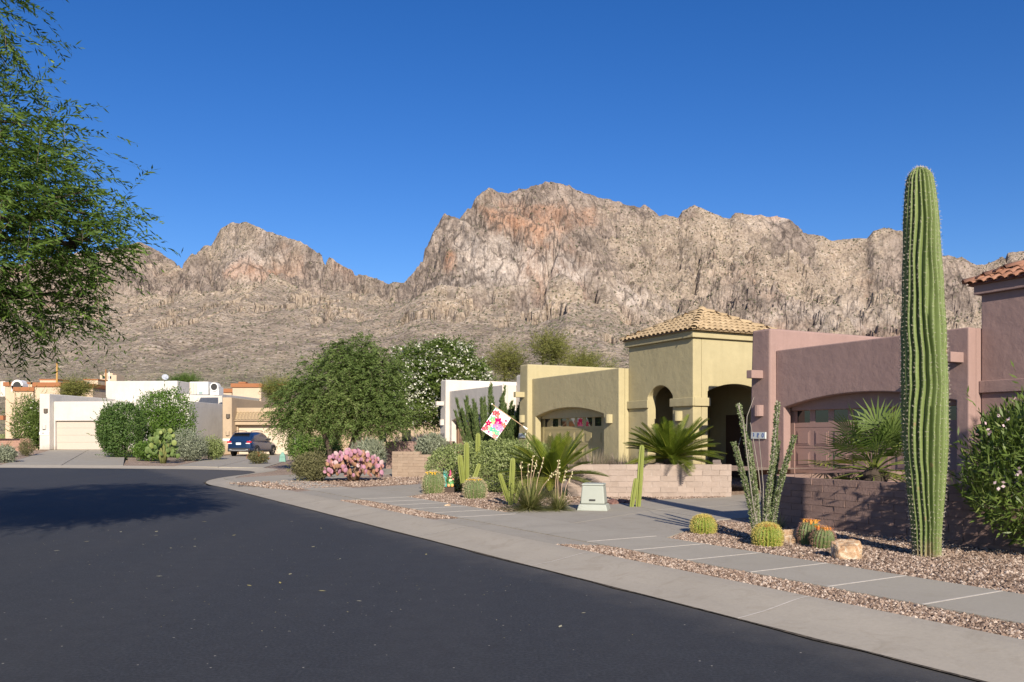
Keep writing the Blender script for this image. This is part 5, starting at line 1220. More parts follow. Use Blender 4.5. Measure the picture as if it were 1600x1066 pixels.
def ribbed(prof, ribs, depth, nz, sharp=1.0, wob=0.0, seed=0, axis=None, kper=6):
    """prof: [(z, radius)]; returns verts, quads and spine sites (pos, outward) along the rib crests"""
    P = np.array(prof, float); L = np.concatenate([[0], np.cumsum(np.hypot(np.diff(P[:, 0]), np.diff(P[:, 1])))]); s = np.linspace(0, L[-1], nz)
    z = np.interp(s, L, P[:, 0]); ra = np.interp(s, L, P[:, 1]); nth = ribs * kper; th = np.arange(nth) / nth * 2 * np.pi
    TH = th[None, :] + (wob * fbm(z * 0.9 + seed, z * 0 + 1.7, 3))[:, None] * 0.6 + wob * 0.35 * fbm(np.cos(th)[None, :] * 1.2 + 3 + z[:, None] * 0.8, np.sin(th)[None, :] * 1.2 + seed + 0 * z[:, None], 2)
    c = np.abs(np.cos(ribs * th / 2)); prof_r = 1 - depth * (1 - c ** sharp)
    RR = ra[:, None] * prof_r[None, :] * (1 + (0.10 * wob * fbm(z * 1.6 + seed, z * 0, 3))[:, None])
    ax = np.zeros((nz, 2)) if axis is None else np.stack([np.interp(z, axis[:, 2], axis[:, 0]), np.interp(z, axis[:, 2], axis[:, 1])], 1)
    V = np.stack([RR * np.cos(TH) + ax[:, :1], RR * np.sin(TH) + ax[:, 1:], np.repeat(z[:, None], nth, 1)], 2)
    i = np.arange(nz - 1)[:, None] * nth; k = np.arange(nth)[None, :]; k2 = (k + 1) % nth
    Fq = np.stack([i + k, i + k2, i + nth + k2, i + nth + k], 2).reshape(-1, 4)
    crest = V[:, ::kper]; out = np.stack([np.cos(TH[:, ::kper]), np.sin(TH[:, ::kper]), 0 * TH[:, ::kper]], 2)
    dr = np.gradient(ra) / np.maximum(np.gradient(s), 1e-5); dz = np.gradient(z) / np.maximum(np.gradient(s), 1e-5)
    out = out * dz[:, None, None] + np.array([0, 0, 1.0]) * (-dr)[:, None, None]
    return V, Fq, crest, unit(out)
def spines(crest, out, per, L, W, seed, jit=0.7):
    r = np.random.default_rng(seed); c = crest.reshape(-1, 3); o = out.reshape(-1, 3); n = len(c)
    P = np.repeat(c, per, 0); D = unit(np.repeat(o, per, 0) + r.normal(size=(n * per, 3)) * jit); return leaf_quads(P, D, rand_dirs(n * per, r), L * (0.6 + 0.7 * r.random(n * per)), np.full(n * per, W))
def cactus(name, label, loc, prof, ribs, depth, nz, skin, spm, per, sl, sw, seed, wob=0.0, sharp=1.2, axis=None, step=1, rot=(0, 0, 0), parent=None, cat='cactus', jit=0.7, kper=6):
    if parent is None:
        e = empty(name, loc); e.rotation_euler = rot; tag(e, label, cat); pn = 'body'; pl = None
    else: e = parent; pn = 'arm'; pl = loc
    V, Fq, cr, ou = ribbed(prof, ribs, depth, nz, sharp, wob, seed, axis, kper)
    bo = mesh_obj(pn, np_mesh(pn, V.reshape(-1, 3), Fq, smooth=True), skin, e, pl, None if parent is None else rot)
    S = spines(cr[::step], ou[::step], per, sl, sw, seed, jit); o = mesh_obj('spines', np_mesh('spines', S, quads_for(len(S) // 4)), spm, bo); o['kind'] = 'stuff'
    return e if parent is None else bo
def dome(pr, r0, z0, h, n=8):   # close a profile with a rounded top
    return pr + [(z0 + h * math.sin(math.pi / 2 * k / n), max(0.004, r0 * math.cos(math.pi / 2 * k / n))) for k in range(1, n + 1)]
gs = G(1448, 869)
ax_s = np.array([(0, 0, 0), (-0.01, 0, 1.0), (-0.03, 0, 2.2), (-0.05, 0, 3.4), (-0.09, 0, 4.9)])
cactus('saguaro', 'towering single-stemmed ribbed saguaro cactus before the pink house', gs, dome([(-0.02, 0.165), (0.3, 0.175), (0.8, 0.22), (1.45, 0.262), (2.0, 0.268), (2.7, 0.256), (3.5, 0.232), (4.1, 0.205), (4.5, 0.175), (4.62, 0.16)], 0.16, 4.62, 0.20),
       21, 0.33, 190, c_sag, sp_g, 5, 0.030, 0.0034, 81, 0.42, 1.4, ax_s, 2, jit=0.9, kper=6)
def barrel(px, py, r_, h, label, skin, spm, ribs, seed, per, sl, sw, fl=None, lean=(0, 0)):
    p = G(px, py); pr = [(-0.02, r_ * 0.78), (h * 0.12, r_ * 0.9), (h * 0.4, r_)] + [(h * 0.4 + h * 0.6 * math.sin(q), max(0.01, r_ * math.cos(q) ** 0.75)) for q in np.linspace(0.15, 1.5, 9)]
    e = cactus('barrel_cactus', label, p, pr, ribs, 0.17, 26, skin, spm, per, sl, sw, seed, 0.05, 1.2, None, 1, (lean[0], lean[1], seed * 1.3))
    if fl:
        mb = MB(); rr_ = random.Random(seed)
        for k in range(fl[1]):
            a = 6.283 * k / fl[1] + rr_.uniform(-.2, .2); q = r_ * rr_.uniform(0.32, 0.62); c = Vector((q * math.cos(a), q * math.sin(a), h * 0.97 - 0.18 * q)); mb.ell(c, (0.022, 0.022, 0.040), 6, 4, rr_.random())
            if len(fl) > 2: 
                for j in range(6): dv = Vector((math.cos(j), math.sin(j), 0.6)); mb.add([c, c + dv * 0.05 + Vector((0.01, 0, 0.01)), c + dv * 0.055, c + dv * 0.05 - Vector((0.01, 0, 0))], [(0, 1, 2, 3)], rr_.random())
        o = mb.build('fruits', fl[0], e); o['kind'] = 'stuff'
    return e
f_fruit = f_yflow; f_redfr = foliage('fruit_orange', (0.55, 0.14, 0.03), (0.75, 0.42, 0.06), None, .6, .1); f_brn = foliage('fruit_brown', (0.22, 0.10, 0.03), (0.40, 0.22, 0.05), None, .7, .1)
barrel(1099, 834, 0.185, 0.27, 'golden barrel cactus alone on gravel at the drive edge', c_gold, sp_y, 24, 1, 7, 0.040, 0.0042, (f_brn, 9))
barrel(1199, 853, 0.195, 0.29, 'golden barrel cactus at the foot of the ocotillo', c_gold, sp_y, 24, 2, 7, 0.040, 0.0042, (f_brn, 12))
barrel(1264, 852, 0.15, 0.34, 'taller orange-crowned barrel cactus between the two boulders', c_bar, sp_r, 18, 3, 4, 0.038, 0.003, (f_redfr, 9, 1), (0.0, -0.1))
barrel(1284, 857, 0.15, 0.28, 'shorter reddish barrel cactus leaning against its taller twin', c_bar, sp_r, 18, 4, 4, 0.038, 0.003, (f_redfr, 7, 1), (0.0, 0.15))
barrel(677, 771, 0.28, 0.56, 'tall barrel cactus with yellow fruit beside the garden gnome', c_bar, sp_t, 20, 5, 5, 0.06, 0.006, (f_fruit, 15, 1))
barrel(742, 779, 0.27, 0.46, 'squat barrel cactus with yellow fruit in front of the clipped hedge', c_bar, sp_t, 20, 6, 5, 0.06, 0.006, (f_fruit, 15, 1))
# slim column cacti
def column(px, py, h, r_, label, lean, seed, arms=()):
    e = cactus('column_cactus', label, G(px, py), dome([(-0.02, r_ * 0.85), (h * 0.3, r_), (h * 0.85, r_ * 0.95), (h - r_, r_ * 0.85)], r_ * 0.85, h - r_, r_), 6, 0.42, 50, c_col, sp_t, 2, 0.016, 0.0025, seed, 0.05, 1.3, None, 2, (0, lean, 0.4), kper=8)
    for (dx, dy, dz, ah, ar, tilt) in arms:
        cactus('arm', '', (dx, dy, dz), dome([(0, ar * 0.8), (ah * 0.4, ar), (ah - ar, ar * 0.85)], ar * 0.85, ah - ar, ar), 6, 0.42, 36, c_col, sp_t, 2, 0.014, 0.0025, seed + 7, 0.05, 1.3, None, 2, (0, tilt, 0), e, kper=8)
column(997, 792, 1.30, 0.07, 'slim upright column cactus in front of the rose block wall', 0.075, 91, [(-0.17, -0.02, -0.02, 0.62, 0.06, 0.10)])
column(798, 790, 1.02, 0.07, 'yellow-green column cactus with curved arm behind the red yucca', 0.05, 92, [(-0.06, 0, 0.10, 0.62, 0.06, -0.38), (0.10, 0, 0.05, 0.5, 0.05, 0.25)])
column(729, 773, 1.32, 0.08, 'twin-stemmed column cactus growing against the clipped hedge', 0.0, 93, [(-0.13, -0.1, 0.3, 0.72, 0.085, -0.12), (0.12, -0.05, 0.2, 0.62, 0.07, 0.35)])
column(747, 769, 1.56, 0.08, 'single column cactus tip rising through the clipped hedge', 0.0, 94)

# ocotillo
e = empty('ocotillo', G(1194, 846)); tag(e, 'leafy green ocotillo with wand-like stems beside the pink wall', 'ocotillo')
bk_oc = bark('ocotillo_bark', (0.26, 0.235, 0.20)); f_oc = foliage('leaf_ocotillo', (0.11, 0.15, 0.055), (0.22, 0.28, 0.12), (0.42, 0.44, 0.30), 0.6, 0.3)
Dg = e.location.y; r = np.random.default_rng(9)
def wand(pix, rad, leaf=True, dy=0.0):
    pts = [Vector(((px - 800) / F * Dg - e.location.x, dy * (1 - (py - 640) / 200), EYE + (HOR - py) / F * Dg - e.location.z)) for px, py in pix]
    fine = []
    for a, b_ in zip(pts[:-1], pts[1:]):
        for k in range(6): fine.append(a.lerp(b_, k / 6))
    fine.append(pts[-1]); mb = MB(); n_ = len(fine); mb.tube(fine, [rad * (1 - 0.55 * i / n_) for i in range(n_)], 7)
    w = mb.build('stem', bk_oc, e, smooth=True)
    if leaf:
        c = np.array([tuple(p) for p in fine]); m_ = 2600; t = r.random(m_) * (n_ - 1.01); i = t.astype(int); P = c[i] + (c[i + 1] - c[i]) * (t - i)[:, None]
        o = rand_dirs(m_, r); o[:, 2] = np.abs(o[:, 2]) * 0.3; o = unit(o); ra = rad * (1 - 0.5 * t / n_); P = P + o * ra[:, None] * 0.9
        V = leaf_quads(P, unit(o + np.array([0, 0, 0.5]) + r.normal(size=o.shape) * 0.5), rand_dirs(m_, r), 0.034 * (0.6 + 0.7 * r.random(m_)), np.full(m_, 0.019))
        k = mesh_obj('leaves', np_mesh('leaves', V, quads_for(m_), r.random(m_)), f_oc, w); k['kind'] = 'stuff'
wand([(1183, 846), (1180, 780), (1172, 720), (1154, 633)], 0.031); wand([(1182, 846), (1172, 790), (1160, 745), (1144, 692)], 0.030, True, -0.1)
wand([(1195, 846), (1200, 780), (1208, 720), (1215, 630)], 0.034); wand([(1203, 846), (1212, 780), (1222, 735), (1237, 682)], 0.030, True, -0.15); wand([(1198, 846), (1206, 790), (1216, 740), (1224, 690)], 0.024, True, 0.3)
wand([(1188, 846), (1186, 790), (1184, 740), (1180, 690)], 0.018, True, 0.4); wand([(1190, 846), (1187, 780), (1180, 730), (1178, 690)], 0.014, False, 0.3)
wand([(1186, 846), (1172, 770), (1160, 690), (1156, 660), (1146, 632)], 0.011, False, -0.2); wand([(1186, 846), (1170, 760), (1158, 698), (1162, 684)], 0.009, False, 0.2)
wand([(1190, 846), (1176, 700), (1182, 650), (1196, 618)], 0.009, False, 0.5); wand([(1196, 846), (1192, 740), (1184, 660)], 0.010, False, 0.4); wand([(1192, 846), (1194, 760), (1188, 680)], 0.009, False, 0.1)

# prickly pears: every pad a piece
def pad_mesh(mat):
    mb = MB(); n = 12
    prof = [(math.sin(math.pi * k / 6) ** 0.9, -math.cos(math.pi * k / 6)) for k in range(7)]
    vs = []; fs = []
    for (w, z) in prof:
        for k in range(n): q = 2 * math.pi * k / n; vs.append((w * 0.5 * math.cos(q), w * 0.10 * math.sin(q), 0.5 + z * 0.5 * (1.08 if z > 0 else 1)))
    for i in range(6):
        for k in range(n): fs.append((i * n + k, i * n + (k + 1) % n, (i + 1) * n + (k + 1) % n, (i + 1) * n + k))
    mb.add(vs, fs); me = mb.mesh('pad', True); me.materials.append(mat); return me
def pear(label, loc, rad, height, npads, size, mats, seed, trunkm):
    e = empty('prickly_pear', loc); tag(e, label, 'prickly pear'); r_ = random.Random(seed); meshes = [pad_mesh(m_) for m_ in mats]
    mb = MB()
    for k in range(9):
        a = r_.uniform(0, 6.28); t = Vector((rad * 0.5 * math.cos(a), rad * 0.45 * math.sin(a), height * r_.uniform(0.35, 0.55))); mb.tube([(0.05 * math.cos(a), 0.05 * math.sin(a), 0), t * 0.45 + Vector((0, 0, 0.05)), t], [0.10, 0.07, 0.05], 7)
    mb.build('trunk', trunkm, e, smooth=True)
    for k in range(npads):
        u = r_.random(); a = r_.uniform(0, 6.28); el = r_.uniform(-0.2, 1.4); q = 0.45 + 0.5 * math.sqrt(u)
        p = Vector((rad * q * math.cos(a) * math.cos(el), rad * q * math.sin(a) * math.cos(el) * 0.8, height * 0.22 + (height * 0.78 - size) * q * math.sin(el)))
        mi = min(len(meshes) - 1, int(len(meshes) * max(0, min(0.99, 0.75 * (q - 0.45) / 0.5 + r_.gauss(-0.05, 0.22)))))
        o = mesh_obj('pad', meshes[mi], None, e, p, (r_.uniform(-0.5, 0.5), r_.uniform(-0.5, 0.5) + 0.5 * math.cos(a) * math.cos(el), r_.uniform(-1.2, 1.2))); s_ = size * r_.uniform(0.75, 1.15); o.scale = (s_, s_, s_ * 1.08)
pp1 = plain('pad_brown', (0.30, 0.17, 0.10), 0.7, .2, 0, .25, 3); pp2 = plain('pad_rose', (0.36, 0.17, 0.15), 0.7, .2, 0, .2, 3); pp3 = plain('pad_lilac', (0.37, 0.19, 0.25), 0.7, .2, 0, .15, 3); pp4 = plain('pad_pale', (0.46, 0.33, 0.33), 0.7, .2, 0, .1, 3)
pear('purple and rose-coloured prickly pear clump on gravel beside the drive', G(552, 752), 1.02, 1.14, 290, 0.145, [pp1, pp2, pp1, pp2, pp3, pp3, pp4], 3, bark('pear_trunk', (0.22, 0.15, 0.10)))
pg1 = plain('pad_green', (0.11, 0.16, 0.045), 0.6, .3, 0, .2, 3); pg2 = plain('pad_lime', (0.19, 0.23, 0.065), 0.6, .3, 0, .2, 3)
pear('tall green prickly pear at the kerb beside the silvery sage shrub', ((255 - 800) / F * 44, 44, 0.12), 0.85, 2.0, 95, 0.25, [pg1, pg1, pg2], 4, MATS['bark_green'])

# desert broom behind the hedge: tall feathery shoots
e = empty('desert_broom', (-1.0, 35.6, 0.1)); e.scale = (1.27, 1.27, 1.22); tag(e, 'tall feathery desert broom with upright shoots behind the flag', 'shrub')
r = np.random.default_rng(12); rr_ = random.Random(12)
for k in range(44):
    a = rr_.uniform(0, 6.28); q = rr_.random(); hh = rr_.uniform(2.5, 3.5) * (1 - 0.15 * q); dx = rr_.uniform(-1.0, 1.15); tip = Vector((dx * 1.15, 0.45 * q * math.sin(a), hh * (1 - 0.22 * abs(dx)))); b0 = Vector((dx * 0.35, 0.2 * math.sin(a), 0))
    mid = b0.lerp(tip, 0.5) + Vector((dx * 0.10, 0, 0)); mb = MB(); mb.tube([b0, mid, tip], [0.018, 0.012, 0.004], 4); s = mb.build('shoot', bk_green, e)
    m_ = 620; t = r.random(m_) ** 0.8; P = np.array(b0)[None] * ((1 - t) ** 2)[:, None] + np.array(mid)[None] * (2 * t * (1 - t))[:, None] + np.array(tip)[None] * (t ** 2)[:, None]
    o = rand_dirs(m_, r); P = P + o * (0.085 * (1.1 - t))[:, None]; V = leaf_quads(P, unit(o * 0.5 + np.array([0, 0, 1.0])), rand_dirs(m_, r), 0.13 * (0.6 + 0.6 * r.random(m_)), np.full(m_, 0.024))
    k_ = mesh_obj('leaves', np_mesh('leaves', V, quads_for(m_), r.random(m_)), f_broom, s); k_['kind'] = 'stuff'

# the neighbour's mesquite beyond the right edge, whose shade falls on the pink tower
bl = [(0, 0, 6.6, 1.7, 1.6, 1.0), (1.2, 0.5, 6.0, 1.6, 1.5, 1.0), (-1.3, 0.4, 5.9, 1.2, 1.2, 0.7), (0.3, -0.9, 5.4, 1.5, 1.2, 0.8), (2.4, 0, 5.2, 1.4, 1.3, 0.9), (-2.2, 0.6, 5.0, 0.9, 0.9, 0.5)]
tree('mesquite_tree', 'mesquite tree in the neighbouring yard beyond the pink-flowered oleander', (12.6, 5.0, 0.1), [[(0.5, 0, 0), (0.4, 0, 1.6), (0.2, 0, 3.2), (0, 0, 4.6)]], 0.17, bl, 1500, 0.6, 12, 0.17, 0.06, f_mesq2, bk_dark, 26, 0.4, limb_r=0.06)
# ---------------------------------------------------------------- boulders
from mathutils import noise as mnoise
def boulder_mat(name, c1, c2, c3):
    m, nt, b = base_mat(name, 0.9, 0.2); v = coords(nt, 'Object')
    n1 = noise(nt, v, 9, 7, 0.7, 1.5); c = ramp(nt, n1, [(0.32, c1), (0.5, c2), (0.66, c3)])
    setc(nt, b, c); bump(nt, b, noise(nt, v, 22, 6, 0.7), 0.7, 0.02); MATS[name] = m; return m
bm_tan = boulder_mat('boulder_tan', (0.30, 0.15, 0.075), (0.44, 0.31, 0.19), (0.66, 0.57, 0.45)); bm_red = boulder_mat('boulder_red', (0.12, 0.06, 0.05), (0.20, 0.11, 0.09), (0.27, 0.18, 0.15))
def boulder(label, loc, size, mat, seed, rz=0.0, name='boulder', group=None):
    bm = bmesh.new(); bmesh.ops.create_icosphere(bm, subdivisions=4, radius=1.0); rr_ = random.Random(seed)
    planes = [(Vector((rr_.gauss(0, 1), rr_.gauss(0, 1), rr_.gauss(0.2, 0.8))).normalized(), rr_.uniform(0.6, 0.92)) for _ in range(14)]
    for v in bm.verts:
        for n_, d_ in planes:
            q = v.co.dot(n_)
            if q > d_: v.co -= n_ * (q - d_) * 0.92
        f_ = mnoise.fractal(v.co * 1.7 + Vector((seed, 0, 0)), 1.0, 2.0, 4); v.co *= 1 + 0.16 * f_
        v.co = Vector((v.co.x * size[0], v.co.y * size[1], max(v.co.z, -0.45) * size[2]))
    me = bpy.data.meshes.new(name); bm.to_mesh(me); bm.free()
    zmin = min(v.co.z for v in me.vertices)
    o = mesh_obj(name, me, mat, None, (loc[0], loc[1], loc[2] - zmin - 0.03), (0, 0, rz)); tag(o, label, 'boulder', group); return o
boulder('tan and white quartz boulder on gravel at the pavement edge', G(1325, 872), (0.25, 0.20, 0.20), bm_tan, 5, 0.3)
boulder('split cream boulder between the golden barrel and the red barrel cacti', G(1236, 848), (0.19, 0.17, 0.20), bm_tan, 9, 1.2)
for k, (px, py, s) in enumerate(((942, 787, 0.15), (956, 788, 0.18), (972, 786, 0.17), (985, 787, 0.13))):
    boulder(['dark red rock closest beside the utility box', 'largest dark red rock in the row between utility box and column cactus', 'rounded dark red rock under the shadow on the rose wall', 'smallest dark red rock beside the slim column cactus'][k], G(px, py), (s, s * 0.8, s * 0.6), bm_red, 20 + k, k, 'rock', 'red rocks by the utility box')
for k, (px, py, s) in enumerate(((1255, 867, 0.05), (700, 790, 0.10), (1180, 826, 0.06), (28, 723, 0.2), (18, 716, 0.22), (42, 716, 0.16))):
    boulder(['fist-sized stone on gravel beside the red barrel cacti', 'flat stone on gravel between the two yellow-fruited barrel cacti', 'small dark stone behind the ocotillo at the drive edge', 'pale stone at the kerb below the silver-grey bush', 'larger pale stone behind the silver-grey bush', 'pale stone at the foot of the brownish twiggy bush'][k], G(px, py, 0.12), (s, s * 0.7, s * 0.5), bm_tan, 40 + k, k, 'rock')

# ---------------------------------------------------------------- utility box
e = empty('utility_box', G(928, 797), R(-14)); tag(e, 'pale green tapered utility box on gravel at the drive edge', 'utility box')
ub = plain('utility_green', (0.33, 0.355, 0.31), 0.55, 0.3, 0, 0.10, 3, 0.05)
def frustum(name, x0, y0, x1, y1, z0, z1, mat, parent, bev=0.02, off=(0, 0)):
    mb = MB(); mb.add([(-x0, -y0, z0), (x0, -y0, z0), (x0, y0, z0), (-x0, y0, z0), (-x1 + off[0], -y1 + off[1], z1), (x1 + off[0], -y1 + off[1], z1), (x1 + off[0], y1 + off[1], z1), (-x1 + off[0], y1 + off[1], z1)],
                      [(3, 2, 1, 0), (4, 5, 6, 7), (0, 1, 5, 4), (1, 2, 6, 5), (2, 3, 7, 6), (3, 0, 4, 7)]); return mb.build(name, mat, parent, bevel=bev, seg=3)
frustum('skirt', 0.31, 0.27, 0.27, 0.235, 0, 0.13, ub, e); frustum('cabinet', 0.245, 0.21, 0.215, 0.185, 0.132, 0.50, ub, e, 0.03)
frustum('lid', 0.228, 0.196, 0.205, 0.175, 0.503, 0.54, ub, e, 0.012)
mb = MB(); mb.box(-0.06, 0.06, -0.225, -0.2, 0.20, 0.23); mb.build('latch', iron, e)
mb = MB(); mb.box(-0.262, -0.23, -0.12, 0.12, 0.14, 0.19); mb.build('hasp', iron, e)
e = empty('utility_pedestal', G(441.5, 722), R(10)); tag(e, 'small teal utility pedestal on gravel beside the cream garage door', 'pedestal')
pd = plain('pedestal_teal', (0.13, 0.28, 0.22), 0.6); frustum('base', 0.18, 0.16, 0.15, 0.13, 0, 0.28, pd, e, 0.02); frustum('cover', 0.17, 0.15, 0.06, 0.06, 0.282, 0.55, pd, e, 0.02)

# ---------------------------------------------------------------- garden gnome ornament
e = empty('garden_gnome', (-1.66, 21.55, 0.1), R(-5)); tag(e, 'painted garden gnome ornament with teal plank beside the tall barrel cactus', 'ornament')
m, nt, b = base_mat('gnome_teal', 0.5, 0.4); v = coords(nt, 'Object'); setc(nt, b, mixc(nt, ramp(nt, noise(nt, v, 14, 3), [(0.55, 0.0), (0.62, 0.8)]), (0.03, 0.28, 0.23), (0.30, 0.50, 0.50))); teal = m
wallp = lambda nm, c: plain('gnome_' + nm, c, 0.5)
mb = MB(); mb.box(-0.13, 0.17, -0.05, 0.05, 0, 0.16); mb.build('plinth', plain('gnome_soil', (0.07, 0.05, 0.04), 0.9), e, bevel=0.01)
wall_xz('plank', [(-0.14, 0.16), (-0.02, 0.16), (-0.005, 0.52), (-0.03, 0.58), (-0.08, 0.60), (-0.115, 0.55)], -0.02, 0.04, teal, e, 0.01)
mb = MB(); mb.lathe([(0.075, 0.16), (0.085, 0.22), (0.07, 0.32), (0.05, 0.38)], 12, (0.075, 0, 0)); mb.build('coat', wallp('green', (0.10, 0.30, 0.10)), e, smooth=True)
mb = MB(); mb.ell((0.07, -0.01, 0.42), (0.045, 0.045, 0.05)); mb.build('face', wallp('skin', (0.68, 0.45, 0.32)), e, smooth=True)
mb = MB(); mb.lathe([(0.045, 0.36), (0.04, 0.30), (0.01, 0.24)], 10, (0.07, -0.035, 0)); mb.build('beard', wallp('beard', (0.72, 0.66, 0.48)), e, smooth=True)
mb = MB(); mb.lathe([(0.055, 0.45), (0.045, 0.50), (0.02, 0.56), (0.004, 0.60)], 12, (0.065, 0, 0)); mb.build('hat', wallp('hat', (0.55, 0.05, 0.16)), e, smooth=True)
for k, (x, c) in enumerate(((0.03, (0.75, 0.35, 0.16)), (0.12, (0.80, 0.42, 0.14)))):
    mb = MB(); mb.ell((x, -0.06, 0.20), (0.042, 0.035, 0.045)); mb.build('pot', wallp('orange%d' % k, c), e, smooth=True)
mb = MB(); mb.ell((0.14, -0.03, 0.36), (0.022, 0.02, 0.022)); mb.build('hand', wallp('rose', (0.75, 0.3, 0.3)), e, smooth=True)

# ---------------------------------------------------------------- flower flag on the yellow pier
P0 = Vector((0.50, 33.62, 1.92)); P1 = Vector((-0.80, 33.25, 2.84)); pd_ = (P1 - P0).normalized()
e = empty('flag', P0); tag(e, 'floral garden flag on a wooden pole fixed to the yellow pier', 'flag')
mb = MB(); mb.tube([(0, 0, 0), tuple(P1 - P0)], 0.014, 8); mb.build('pole', plain('pole_tan', (0.52, 0.36, 0.22), 0.6), e)
mb = MB(); mb.ell(tuple(P1 - P0), (0.035, 0.035, 0.035)); mb.build('finial', number_white, e, smooth=True)
mb = MB(); mb.tube([(0.10, 0.05, -0.08), (-0.05, -0.02, 0.04)], [0.05, 0.025], 8); mb.build('bracket', number_white, e)
hang = (Vector((0, 0, -1)) + pd_ * pd_.z).normalized(); nU, nV = 54, 80; Wf, Hf = 0.76, 1.08; s0 = (P1 - P0).length - 0.20 - Wf
nv_ = pd_.cross(hang); vs = []; cols = []
rf = random.Random(4)
blobs_ = [(0.25, 0.14, .09, (.80, .10, .10)), (0.12, 0.2, .10, (.82, .06, .09)), (0.36, 0.22, .08, (.85, .16, .10)), (0.62, 0.16, .13, (.55, .78, .85)), (0.86, 0.2, .05, (.62, .0, .10)), (0.55, 0.40, .15, (.62, .0, .12)),
          (0.88, 0.38, .10, (.80, .16, .12)), (0.62, 0.54, .14, (.80, .18, .38)), (0.85, 0.56, .12, (.82, .25, .45)), (0.2, 0.44, .11, (.20, .48, .22)), (0.32, 0.52, .07, (.45, .65, .25)), (0.15, 0.64, .11, (.62, .0, .10)), (0.32, 0.68, .05, (.85, .45, .2)),
          (0.55, 0.74, .12, (.10, .42, .28)), (0.8, 0.76, .11, (.16, .50, .30)), (0.66, 0.84, .06, (.50, .66, .25)), (0.17, 0.84, .10, (.60, .10, .14)), (0.42, 0.90, .05, (.75, .05, .2)), (0.78, 0.92, .09, (.62, .22, .22)), (0.48, 0.63, .05, (.35, .15, .5)), (0.45, 0.3, .04, (.6, .02, .1))]
for _ in range(30): blobs_.insert(0, (rf.random(), rf.random(), rf.uniform(.03, .07), rf.choice([(.75, .12, .2), (.82, .35, .5), (.25, .55, .35), (.6, .02, .12), (.55, .78, .85), (.85, .5, .55)])))
def flag_col(u, v):
    c = (0.76, 0.80, 0.80)
    for (bu, bv, br, bc) in blobs_:
        du, dv = (u - bu) * 0.7 / 1.0, (v - bv) * 1.06; d_ = math.hypot(du, dv); a = math.atan2(dv, du)
        lim_ = br * 0.98 * (1 + 0.28 * math.sin(5 * a + bu * 40))
        if d_ < lim_: k = 0.75 + 0.45 * vnoise(np.array([u * 22.0]), np.array([v * 30.0]))[0]; c = tuple(min(0.9, x * k) for x in bc)
        if d_ < br * 0.16: c = (0.80, 0.62, 0.40)
    return c
for j in range(nV + 1):
    for i in range(nU + 1):
        u, v = i / nU, j / nV
        p = pd_ * (s0 + Wf * (1 - u)) + hang * (0.02 + Hf * v) + nv_ * (0.035 * math.sin(u * 7 + v * 3) * v + 0.02 * math.sin(v * 6)); vs.append(tuple(p))
fs = [(j * (nU + 1) + i, j * (nU + 1) + i + 1, (j + 1) * (nU + 1) + i + 1, (j + 1) * (nU + 1) + i) for j in range(nV) for i in range(nU)]
me = bpy.data.meshes.new('cloth'); me.from_pydata(vs, [], fs); ca = me.color_attributes.new('print', 'FLOAT_COLOR', 'POINT')
ca.data.foreach_set('color', [x for j in range(nV + 1) for i in range(nU + 1) for x in (*flag_col(i / nU, j / nV), 1.0)]); me.polygons.foreach_set('use_smooth', [True] * len(fs))
m, nt, b = base_mat('flag_print', 0.8, 0.1); at = N(nt, 'ShaderNodeAttribute', attribute_name='print'); setc(nt, b, at.outputs['Color'])
c_ = mesh_obj('cloth', me, m, e); so = c_.modifiers.new('s', 'SOLIDIFY'); so.thickness = 0.004

# ---------------------------------------------------------------- blue car on the far drive
CAR = Vector((-18.72, 57.0, 0.135)); car = empty('car', CAR, R(-8)); tag(car, 'blue sport utility car parked before the cream garage door', 'car')
m, nt, b = base_mat('car_paint', 0.22, 0.6); b.inputs['Base Color'].default_value = (0.016, 0.046, 0.125, 1); b.inputs['Metallic'].default_value = 0.45; b.inputs['Coat Weight'].default_value = 0.8; b.inputs['Coat Roughness'].default_value = 0.05; paint = m
clad = plain('car_cladding', (0.025, 0.026, 0.028), 0.6); tyre_m = plain('tyre', (0.018, 0.018, 0.018), 0.85); rim_m = plain('rim', (0.35, 0.36, 0.37), 0.35, 0.5, 0.8); silver = plain('car_silver', (0.55, 0.56, 0.58), 0.3, 0.5, 0.7)
red_l = plain('lamp_red', (0.50, 0.02, 0.03), 0.2, 0.6); wht_l = plain('lamp_clear', (0.70, 0.70, 0.72), 0.15, 0.7); cglass = glass_dark('car_glass', (0.010, 0.012, 0.015), 0.03)
def loft(st, prof, name, mat, parent, close=True):
    vs = []; fs = []
    for (y, z0, z1, hw, tw) in st:
        ring_ = [(f * hw if q < 0.5 else (f * (hw + (tw - hw) * (q - 0.5) / 0.5)), q) for f, q in prof]
        ring_ = ring_ + [(-x, q) for x, q in ring_[::-1]]
        vs += [(x, y, z0 + (z1 - z0) * q) for x, q in ring_]
    n = 2 * len(prof)
    for i in range(len(st) - 1):
        for k in range(n): k2 = (k + 1) % n; fs.append((i * n + k, i * n + k2, (i + 1) * n + k2, (i + 1) * n + k))
    fs.append(tuple(range(n))[::-1]); fs.append(tuple(range((len(st) - 1) * n, len(st) * n)))
    mb = MB(); mb.add(vs, fs); o = mb.build(name, mat, parent, smooth=True)
    bm = bmesh.new(); bm.from_mesh(o.data); bmesh.ops.recalc_face_normals(bm, faces=bm.faces); bm.to_mesh(o.data); bm.free()
    s_ = o.modifiers.new('ss', 'SUBSURF'); s_.levels = 2; s_.render_levels = 2; return o
pr = [(0.80, 0.0), (0.97, 0.06), (1.0, 0.30), (1.0, 0.55), (0.985, 0.80), (0.94, 0.97), (0.80, 1.0)]
